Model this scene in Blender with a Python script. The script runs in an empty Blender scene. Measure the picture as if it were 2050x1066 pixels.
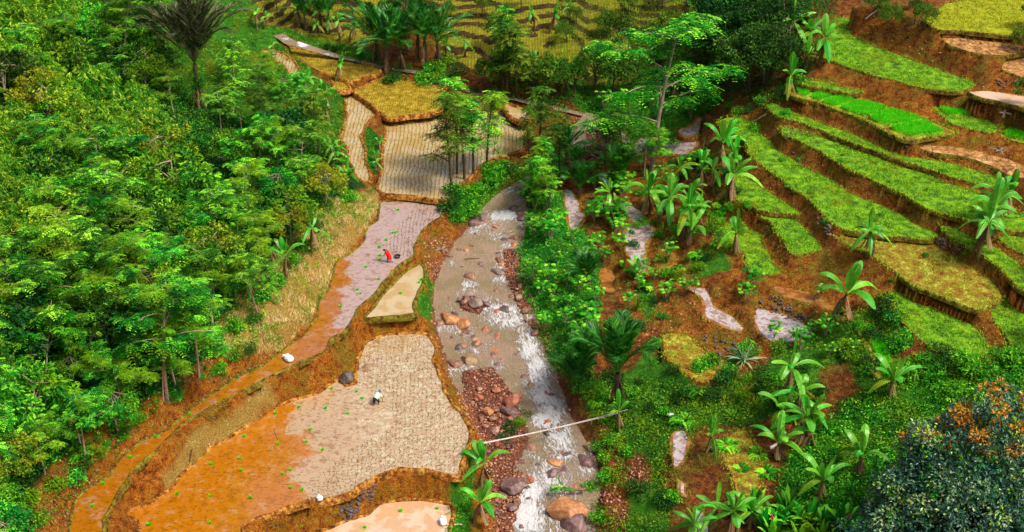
import bpy, math, random
import numpy as np
from mathutils import Vector, Matrix

random.seed(7)
RNG = np.random.default_rng(7)
R = math.radians
SC = bpy.context.scene
COL = SC.collection

# ------------------------------------------------------------------ camera, sky, sun, exposure
CAMZ, PITCH, FOC = 68.0, R(31), 2700.0          # focal length in pixels of a 2050 px wide frame
cam_d = bpy.data.cameras.new('camera')
cam = bpy.data.objects.new('camera', cam_d)
COL.objects.link(cam)
cam.location = (0, 0, CAMZ)
cam.rotation_euler = (math.pi / 2 - PITCH, 0, 0)
cam_d.sensor_width = 36
cam_d.lens = 36 * FOC / 2050
cam_d.clip_start = 0.5
cam_d.clip_end = 2000
SC.camera = cam

SUN_EL, SUN_AZ = R(58), R(118)                   # azimuth measured from +Y towards +X
w = bpy.data.worlds.new('World')
SC.world = w
w.use_nodes = True
nt = w.node_tree
bgn = nt.nodes['Background']
sky = nt.nodes.new('ShaderNodeTexSky')
sky.sky_type = 'NISHITA'
sky.sun_disc = False
sky.sun_elevation = SUN_EL
sky.sun_rotation = SUN_AZ
sky.dust_density = 8.0
sky.air_density = 1.0
sky.ozone_density = 0.6
nt.links.new(sky.outputs[0], bgn.inputs[0])
bgn.inputs[1].default_value = 0.092
sl = bpy.data.lights.new('sun', 'SUN')
sl.energy = 2.4
sl.angle = R(12)
sl.color = (1.0, 0.95, 0.86)
sun = bpy.data.objects.new('sun', sl)
COL.objects.link(sun)
sdir = Vector((math.sin(SUN_AZ) * math.cos(SUN_EL), math.cos(SUN_AZ) * math.cos(SUN_EL), math.sin(SUN_EL)))
sun.rotation_euler = (-sdir).to_track_quat('-Z', 'Y').to_euler()
sun.location = (0, 0, 80)
SC.view_settings.view_transform = 'Standard'
SC.view_settings.look = 'None'
SC.view_settings.exposure = 0.6
SC.view_settings.gamma = 1.0
SC.cycles.max_bounces = 6
SC.cycles.diffuse_bounces = 3
SC.cycles.glossy_bounces = 3
SC.cycles.transmission_bounces = 3
SC.cycles.transparent_max_bounces = 4
SC.cycles.caustics_reflective = False
SC.cycles.caustics_refractive = False

# ------------------------------------------------------------------ view geometry (photo survey -> ground plan)
SP, CP = math.sin(PITCH), math.cos(PITCH)
def raydir(px, py):
    u = (np.asarray(px, float) - 1025) / FOC
    v = (np.asarray(py, float) - 533) / FOC
    return np.stack([u, CP - v * SP, -SP - v * CP], -1)
def at(px, py, z):
    d = raydir(px, py)
    t = (np.asarray(z, float) - CAMZ) / d[..., 2]
    return np.stack([d[..., 0] * t, d[..., 1] * t, np.zeros_like(t) + z], -1)
def project(P):
    x, y, z = P[..., 0], P[..., 1], P[..., 2] - CAMZ
    dep = y * CP - z * SP
    dep = np.maximum(dep, 0.1)
    v = -(y * SP + z * CP) / dep
    return 1025 + FOC * x / dep, 533 + FOC * v

FR = {'P': (0, 0, 1), 'A1': (0, 0, 2.962), 'A2': (500, 0, 2.962), 'A3': (1000, 0, 2.962), 'A4': (1500, 0, 2.962),
      'B1': (0, 350, 2.962), 'B2': (500, 350, 2.962), 'B3': (1000, 350, 2.962), 'B4': (1500, 350, 2.962),
      'C1': (0, 700, 2.913), 'C2': (500, 700, 2.913), 'C3': (1000, 700, 2.913), 'C4': (1500, 700, 2.913)}
def pts(s):
    """'A2 10,20 30,40 B2 5,6' -> survey points in photo pixels"""
    out, f = [], FR['P']
    for tok in s.split():
        if ',' in tok:
            a, b = tok.split(',')
            out.append((f[0] + float(a) / f[2], f[1] + float(b) / f[2]))
        else:
            f = FR[tok]
    return np.array(out)

def pip(x, y, poly):
    """points in polygon, vectorised"""
    x = np.asarray(x); y = np.asarray(y)
    ins = np.zeros(x.shape, bool)
    n = len(poly)
    bx0, by0 = poly[:, :2].min(0); bx1, by1 = poly[:, :2].max(0)
    m = (x >= bx0) & (x <= bx1) & (y >= by0) & (y <= by1)
    xs, ys = x[m], y[m]
    r = np.zeros(xs.shape, bool)
    for i in range(n):
        x1, y1 = poly[i, 0], poly[i, 1]
        x2, y2 = poly[(i + 1) % n, 0], poly[(i + 1) % n, 1]
        if y1 == y2: continue
        c = ((y1 > ys) != (y2 > ys)) & (xs < (x2 - x1) * (ys - y1) / (y2 - y1) + x1)
        r ^= c
    ins[m] = r
    return ins

# noise
_T = np.random.default_rng(3).random((256, 256))
def vnoise(x, y, seed=0):
    x = np.asarray(x, float) + seed * 17.31; y = np.asarray(y, float) + seed * 9.77
    xi = np.floor(x).astype(int); yi = np.floor(y).astype(int)
    fx = x - xi; fy = y - yi
    fx = fx * fx * (3 - 2 * fx); fy = fy * fy * (3 - 2 * fy)
    a = _T[xi & 255, yi & 255]; b = _T[(xi + 1) & 255, yi & 255]
    c = _T[xi & 255, (yi + 1) & 255]; d = _T[(xi + 1) & 255, (yi + 1) & 255]
    return (a * (1 - fx) + b * fx) * (1 - fy) + (c * (1 - fx) + d * fx) * fy
def fbm(x, y, o=4, seed=0):
    s = 0; a = 0.5; f = 1.0
    for i in range(o):
        s = s + a * (vnoise(x * f, y * f, seed + i) - 0.5); a *= 0.55; f *= 2.03
    return s

# ------------------------------------------------------------------ objects
def props(o, label=None, cat=None, group=None, kind=None):
    if label: o['label'] = label
    if cat: o['category'] = cat
    if group: o['group'] = group
    if kind: o['kind'] = kind
    return o

class Geo:
    """collects faces; every vertex carries one random value v"""
    def __init__(s):
        s.v = []; s.val = []; s.f = {3: [], 4: []}; s.m = {3: [], 4: []}; s.n = 0
    def add(s, V, F, val=0.5, mat=0):
        V = np.asarray(V, float).reshape(-1, 3); F = np.asarray(F, int)
        k = F.shape[1]
        s.v.append(V)
        s.val.append(np.broadcast_to(np.asarray(val, float), (len(V),)).copy())
        s.f[k].append(F + s.n); s.m[k].append(np.full(len(F), mat, int))
        s.n += len(V)
        return s
    def arrays(s):
        V = np.concatenate(s.v); A = np.concatenate(s.val)
        F = {k: (np.concatenate(s.f[k]) if s.f[k] else np.zeros((0, k), int)) for k in (3, 4)}
        M = {k: (np.concatenate(s.m[k]) if s.m[k] else np.zeros(0, int)) for k in (3, 4)}
        return V, A, F, M
    def mesh(s, name, mats, smooth=True):
        V, A, F, M = s.arrays()
        me = bpy.data.meshes.new(name)
        me.vertices.add(len(V)); me.vertices.foreach_set('co', V.astype(np.float32).ravel())
        nl = 3 * len(F[3]) + 4 * len(F[4])
        me.loops.add(nl)
        me.loops.foreach_set('vertex_index', np.concatenate([F[3].ravel(), F[4].ravel()]).astype(np.int32))
        npoly = len(F[3]) + len(F[4])
        me.polygons.add(npoly)
        st = np.concatenate([np.arange(len(F[3])) * 3, len(F[3]) * 3 + np.arange(len(F[4])) * 4]).astype(np.int32)
        me.polygons.foreach_set('loop_start', st)
        me.polygons.foreach_set('material_index', np.concatenate([M[3], M[4]]).astype(np.int32))
        me.polygons.foreach_set('use_smooth', np.full(npoly, smooth))
        for m in mats: me.materials.append(m)
        at_ = me.attributes.new('v', 'FLOAT', 'POINT')
        at_.data.foreach_set('value', A.astype(np.float32))
        me.update(calc_edges=True)
        me.validate()
        return me
    def obj(s, name, mats, parent=None, smooth=True, loc=None):
        o = bpy.data.objects.new(name, s.mesh(name, mats if isinstance(mats, (list, tuple)) else [mats], smooth))
        COL.objects.link(o)
        if parent: o.parent = parent
        if loc is not None: o.location = loc
        return o

def empty(name, loc=(0, 0, 0), rz=0.0):
    o = bpy.data.objects.new(name, None)
    o.empty_display_size = 0.3
    COL.objects.link(o); o.location = loc; o.rotation_euler.z = rz
    return o
def copy_tree(o, parent=None):
    c = o.copy(); COL.objects.link(c); c.parent = parent
    for ch in o.children: copy_tree(ch, c)
    return c

# ------------------------------------------------------------------ materials
def nmat(name):
    m = bpy.data.materials.new(name); m.use_nodes = True
    n = m.node_tree.nodes; l = m.node_tree.links
    return m, n, l, n['Principled BSDF']
def ramp(n, l, fac, cols):
    r = n.new('ShaderNodeValToRGB')
    e = r.color_ramp.elements
    while len(e) < len(cols): e.new(0.5)
    for i, (p, c) in enumerate(cols):
        e[i].position = p; e[i].color = (*c, 1)
    l.new(fac, r.inputs[0])
    return r.outputs[0]
def noise(n, l, scale, detail=4, rough=0.6, vec=None, dist=0.0):
    t = n.new('ShaderNodeTexNoise'); t.inputs['Scale'].default_value = scale
    t.inputs['Detail'].default_value = detail; t.inputs['Roughness'].default_value = rough
    t.inputs['Distortion'].default_value = dist
    if vec is not None: l.new(vec, t.inputs['Vector'])
    return t.outputs[0]
def mathn(n, l, op, a, b=None):
    m = n.new('ShaderNodeMath'); m.operation = op
    for i, q in enumerate((a, b)):
        if q is None: continue
        if isinstance(q, (int, float)): m.inputs[i].default_value = q
        else: l.new(q, m.inputs[i])
    return m.outputs[0]
def mix(n, l, fac, a, b, mode='MIX'):
    m = n.new('ShaderNodeMix'); m.data_type = 'RGBA'; m.blend_type = mode
    if isinstance(fac, (int, float)): m.inputs[0].default_value = fac
    else: l.new(fac, m.inputs[0])
    for i, q in ((6, a), (7, b)):
        if isinstance(q, tuple): m.inputs[i].default_value = (*q, 1)
        else: l.new(q, m.inputs[i])
    return m.outputs[2]
def smooth01(n, l, x, lo, hi):
    m = n.new('ShaderNodeMapRange'); m.interpolation_type = 'SMOOTHSTEP'
    m.inputs[1].default_value = lo; m.inputs[2].default_value = hi
    l.new(x, m.inputs[0]); return m.outputs[0]
def attr(n, name):
    a = n.new('ShaderNodeAttribute'); a.attribute_name = name; return a
def bump(n, l, h, bs, strength=0.5, dist=0.1):
    b = n.new('ShaderNodeBump'); b.inputs['Strength'].default_value = strength
    b.inputs['Distance'].default_value = dist
    l.new(h, b.inputs['Height']); l.new(b.outputs[0], bs.inputs['Normal']); return b
FLECK = None
def gpos(n):
    return n.new('ShaderNodeNewGeometry').outputs['Position']

def leaf_mat(name, c0, c1, c2=None, transl=0.3, rough=0.6, spec=0.2, objvar=0.35, patch=0.0, c3=None):
    """foliage: colour by each leaf's own random value and each plant's own random value"""
    m, n, l, bs = nmat(name)
    a = attr(n, 'v').outputs['Fac']
    cols = [(0.0, c0), (0.6, c1)] + ([(0.93, c2)] if c2 else [])
    col = ramp(n, l, a, cols)
    oi = n.new('ShaderNodeObjectInfo')
    hs = n.new('ShaderNodeHueSaturation')
    mr = n.new('ShaderNodeMapRange'); mr.inputs[3].default_value = 0.5 - 0.035 * objvar / 0.35; mr.inputs[4].default_value = 0.5 + 0.02 * objvar / 0.35
    l.new(oi.outputs['Random'], mr.inputs[0]); l.new(mr.outputs[0], hs.inputs['Hue'])
    m2 = n.new('ShaderNodeMapRange'); m2.inputs[3].default_value = 1 - objvar; m2.inputs[4].default_value = 1 + objvar
    r2 = mathn(n, l, 'FRACT', mathn(n, l, 'MULTIPLY', oi.outputs['Random'], 7.31))
    l.new(r2, m2.inputs[0]); l.new(m2.outputs[0], hs.inputs['Value'])
    l.new(col, hs.inputs['Color'])
    out = hs.outputs[0]
    if c3:
        f = noise(n, l, 0.25, 3, 0.6, gpos(n))
        out = mix(n, l, smooth01(n, l, f, 0.5, 0.62), out, mix(n, l, 0.65, out, c3))
    l.new(out, bs.inputs['Base Color'])
    bs.inputs['Roughness'].default_value = rough
    bs.inputs['Specular IOR Level'].default_value = spec
    if transl > 0:
        t = n.new('ShaderNodeBsdfTranslucent'); l.new(out, t.inputs[0])
        mx = n.new('ShaderNodeMixShader'); mx.inputs[0].default_value = transl
        l.new(bs.outputs[0], mx.inputs[1]); l.new(t.outputs[0], mx.inputs[2])
        l.new(mx.outputs[0], n['Material Output'].inputs[0])
    return m

def simple_mat(name, c, rough=0.7, var=0.25, scale=8, bmp=0.3, spec=0.3, metallic=0):
    m, n, l, bs = nmat(name)
    tc = n.new('ShaderNodeTexCoord')
    f = noise(n, l, scale, 5, 0.65, tc.outputs['Object'])
    lo = tuple(max(0, q * (1 - var)) for q in c); hi = tuple(min(1, q * (1 + var)) for q in c)
    l.new(ramp(n, l, f, [(0.3, lo), (0.7, hi)]), bs.inputs['Base Color'])
    bs.inputs['Roughness'].default_value = rough
    bs.inputs['Specular IOR Level'].default_value = spec
    bs.inputs['Metallic'].default_value = metallic
    if bmp: bump(n, l, f, bs, bmp, 0.03)
    return m

def soil_mat():
    m, n, l, bs = nmat('soil')
    p = gpos(n)
    z1 = attr(n, 'zone'); sep = n.new('ShaderNodeSeparateColor'); l.new(z1.outputs['Color'], sep.inputs[0])
    lush, straw, orange = sep.outputs[0], sep.outputs[1], sep.outputs[2]
    z2 = attr(n, 'zone_b'); sep2 = n.new('ShaderNodeSeparateColor'); l.new(z2.outputs['Color'], sep2.inputs[0])
    gravel, rice, forest = sep2.outputs[0], sep2.outputs[1], sep2.outputs[2]
    big = noise(n, l, 0.35, 5, 0.6, p)
    mid = noise(n, l, 1.7, 6, 0.7, p)
    fine = noise(n, l, 9, 5, 0.75, p)
    f = mathn(n, l, 'ADD', mathn(n, l, 'MULTIPLY', mid, 0.5), mathn(n, l, 'MULTIPLY', fine, 0.5))
    red = ramp(n, l, f, [(0.40, (0.018, 0.007, 0.002)), (0.48, (0.15, 0.04, 0.005)), (0.55, (0.36, 0.10, 0.01)), (0.63, (0.66, 0.3, 0.06))])
    org = ramp(n, l, f, [(0.40, (0.06, 0.015, 0.001)), (0.47, (0.3, 0.08, 0.002)), (0.55, (0.62, 0.2, 0.005)), (0.63, (0.9, 0.52, 0.12))])
    soil = mix(n, l, orange, red, org)
    # moss and thin weeds in patches on the banks
    weed = ramp(n, l, fine, [(0.35, (0.02, 0.05, 0.002)), (0.6, (0.14, 0.22, 0.008))])
    soil = mix(n, l, mathn(n, l, 'MULTIPLY', smooth01(n, l, mathn(n, l, 'ADD', mathn(n, l, 'MULTIPLY', big, 0.5), mathn(n, l, 'MULTIPLY', mid, 0.5)), 0.49, 0.57), 0.55), soil, weed)
    vt = n.new('ShaderNodeTexVoronoi'); vt.inputs['Scale'].default_value = 4.5; l.new(p, vt.inputs['Vector'])
    gcol = ramp(n, l, mathn(n, l, 'FRACT', mathn(n, l, 'MULTIPLY', vt.outputs['Distance'], 3.7)), [(0.0, (0.07, 0.02, 0.015)), (0.5, (0.3, 0.1, 0.045)), (1.0, (0.5, 0.2, 0.1))])
    soil = mix(n, l, gravel, soil, gcol)
    st = ramp(n, l, fine, [(0.35, (0.25, 0.12, 0.01)), (0.6, (0.6, 0.42, 0.1))])
    soil = mix(n, l, straw, soil, st)
    gr = ramp(n, l, f, [(0.36, (0.008, 0.04, 0.001)), (0.5, (0.03, 0.2, 0.003)), (0.64, (0.16, 0.38, 0.006))])
    soil = mix(n, l, lush, soil, gr)
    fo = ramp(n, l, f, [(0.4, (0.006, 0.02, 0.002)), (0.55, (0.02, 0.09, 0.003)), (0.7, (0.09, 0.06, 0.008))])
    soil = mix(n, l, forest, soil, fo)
    # far rice terraces: green-gold on the treads, dark soil on the risers
    geo = n.new('ShaderNodeNewGeometry'); sn = n.new('ShaderNodeSeparateXYZ'); l.new(geo.outputs['True Normal'], sn.inputs[0])
    flat = smooth01(n, l, sn.outputs[2], 0.86, 0.97)
    wv = n.new('ShaderNodeTexWave'); wv.inputs['Scale'].default_value = 0.9; wv.inputs['Distortion'].default_value = 3.0; wv.bands_direction = 'X'
    l.new(p, wv.inputs['Vector'])
    rc = ramp(n, l, mathn(n, l, 'ADD', mathn(n, l, 'MULTIPLY', wv.outputs['Fac'], 0.09), mathn(n, l, 'MULTIPLY', f, 0.92)), [(0.38, (0.11, 0.11, 0.003)), (0.52, (0.3, 0.29, 0.006)), (0.66, (0.56, 0.48, 0.03))])
    rr = ramp(n, l, f, [(0.4, (0.02, 0.011, 0.004)), (0.52, (0.08, 0.04, 0.01)), (0.66, (0.16, 0.14, 0.02))])
    soil = mix(n, l, rice, soil, mix(n, l, flat, rr, rc))
    l.new(soil, bs.inputs['Base Color'])
    bs.inputs['Roughness'].default_value = 0.85
    bs.inputs['Specular IOR Level'].default_value = 0.25
    h = mathn(n, l, 'ADD', mathn(n, l, 'MULTIPLY', f, 1.0), mathn(n, l, 'MULTIPLY', mathn(n, l, 'MULTIPLY', vt.outputs['Distance'], gravel), 1.0))
    bump(n, l, h, bs, 1.0, 0.8)
    return m

def paddy_mat(name, mud, silt, rough=0.1, ior=2.2, patch=0.5, ripple=0.02, scale=0.5):
    """shallow silty water over mud"""
    m, n, l, bs = nmat(name)
    p = gpos(n)
    big = noise(n, l, scale, 6, 0.62, p, 0.6)
    fine = noise(n, l, 12, 4, 0.7, p)
    mpx = n.new('ShaderNodeMapping'); mpx.inputs['Scale'].default_value = (0.45, 1, 1); l.new(p, mpx.inputs[0])
    sp = noise(n, l, 6.5, 4, 0.65, mpx.outputs[0])
    c = mix(n, l, smooth01(n, l, big, patch - 0.05, patch + 0.05), mud, silt)
    dark = tuple(q * 0.45 for q in mud)
    c = mix(n, l, mathn(n, l, 'MULTIPLY', smooth01(n, l, sp, 0.56, 0.62), 0.45), c, dark)
    c = mix(n, l, mathn(n, l, 'MULTIPLY', smooth01(n, l, fine, 0.5, 0.75), 0.2), c, tuple(min(1, q * 1.5) for q in mud))
    l.new(c, bs.inputs['Base Color'])
    l.new(mathn(n, l, 'ADD', mathn(n, l, 'MULTIPLY', smooth01(n, l, sp, 0.56, 0.66), 0.3), rough), bs.inputs['Roughness'])
    bs.inputs['IOR'].default_value = ior
    bump(n, l, mathn(n, l, 'ADD', mathn(n, l, 'MULTIPLY', big, 3.0), sp), bs, 0.25, ripple)
    return m

def ground_mat(name, cols, fs=7, bs_=0.8, ms=1.2, bd=0.12, crack=False):
    m, n, l, bs = nmat(name)
    p = gpos(n)
    f = mathn(n, l, 'ADD', mathn(n, l, 'MULTIPLY', noise(n, l, ms, 5, 0.65, p), 0.5), mathn(n, l, 'MULTIPLY', noise(n, l, fs, 5, 0.75, p), 0.5))
    c = ramp(n, l, f, cols)
    if crack:
        vt = n.new('ShaderNodeTexVoronoi'); vt.feature = 'DISTANCE_TO_EDGE'; vt.inputs['Scale'].default_value = 1.1
        l.new(p, vt.inputs['Vector'])
        c = mix(n, l, smooth01(n, l, vt.outputs['Distance'], 0.0, 0.06), (0.09, 0.035, 0.01), c)
    l.new(c, bs.inputs['Base Color']); bs.inputs['Roughness'].default_value = 0.85
    bs.inputs['Specular IOR Level'].default_value = 0.2
    bump(n, l, f, bs, bs_, bd)
    return m

M = {}
M['soil'] = soil_mat()
M['mud'] = paddy_mat('orange_mud_water', (0.62, 0.22, 0.004), (0.55, 0.27, 0.06), patch=0.56)
M['mud_path'] = paddy_mat('trodden_wet_mud', (0.40, 0.12, 0.003), (0.5, 0.2, 0.02), rough=0.3, ior=1.6, patch=0.55)
M['silt'] = paddy_mat('silty_water', (0.55, 0.33, 0.17), (0.62, 0.45, 0.32), patch=0.5, rough=0.12)
M['pale'] = paddy_mat('pale_paddy_water', (0.42, 0.28, 0.11), (0.48, 0.37, 0.21), patch=0.5, rough=0.15, ior=1.9)
M['pool'] = paddy_mat('clear_puddle', (0.3, 0.19, 0.14), (0.5, 0.42, 0.42), patch=0.48, rough=0.05, ior=2.6, scale=1.6)
M['golden'] = ground_mat('ripening_rice_water', [(0.4, (0.11, 0.07, 0.003)), (0.5, (0.3, 0.2, 0.006)), (0.6, (0.5, 0.37, 0.06))], bd=0.05)
M['turf'] = ground_mat('turf', [(0.40, (0.03, 0.03, 0.002)), (0.47, (0.05, 0.16, 0.003)), (0.56, (0.16, 0.36, 0.006)), (0.66, (0.38, 0.4, 0.02))], bd=0.15)
M['weedy'] = ground_mat('weedy_earth', [(0.40, (0.05, 0.018, 0.003)), (0.46, (0.24, 0.09, 0.01)), (0.52, (0.17, 0.19, 0.008)), (0.58, (0.4, 0.36, 0.03)), (0.64, (0.6, 0.42, 0.25))], bd=0.15)
M['dry'] = ground_mat('dry_mud', [(0.4, (0.12, 0.05, 0.012)), (0.5, (0.36, 0.17, 0.05)), (0.6, (0.6, 0.36, 0.15))], crack=True, bd=0.04)
M['bund'] = ground_mat('trodden_earth', [(0.41, (0.04, 0.013, 0.002)), (0.5, (0.24, 0.08, 0.006)), (0.6, (0.55, 0.3, 0.06))], fs=5, ms=2.0, bd=0.2)
M['bund_green'] = ground_mat('mossy_earth', [(0.41, (0.025, 0.01, 0.002)), (0.48, (0.12, 0.055, 0.005)), (0.54, (0.13, 0.15, 0.006)), (0.63, (0.36, 0.2, 0.04))], fs=5, ms=2.0, bd=0.2)
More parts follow.
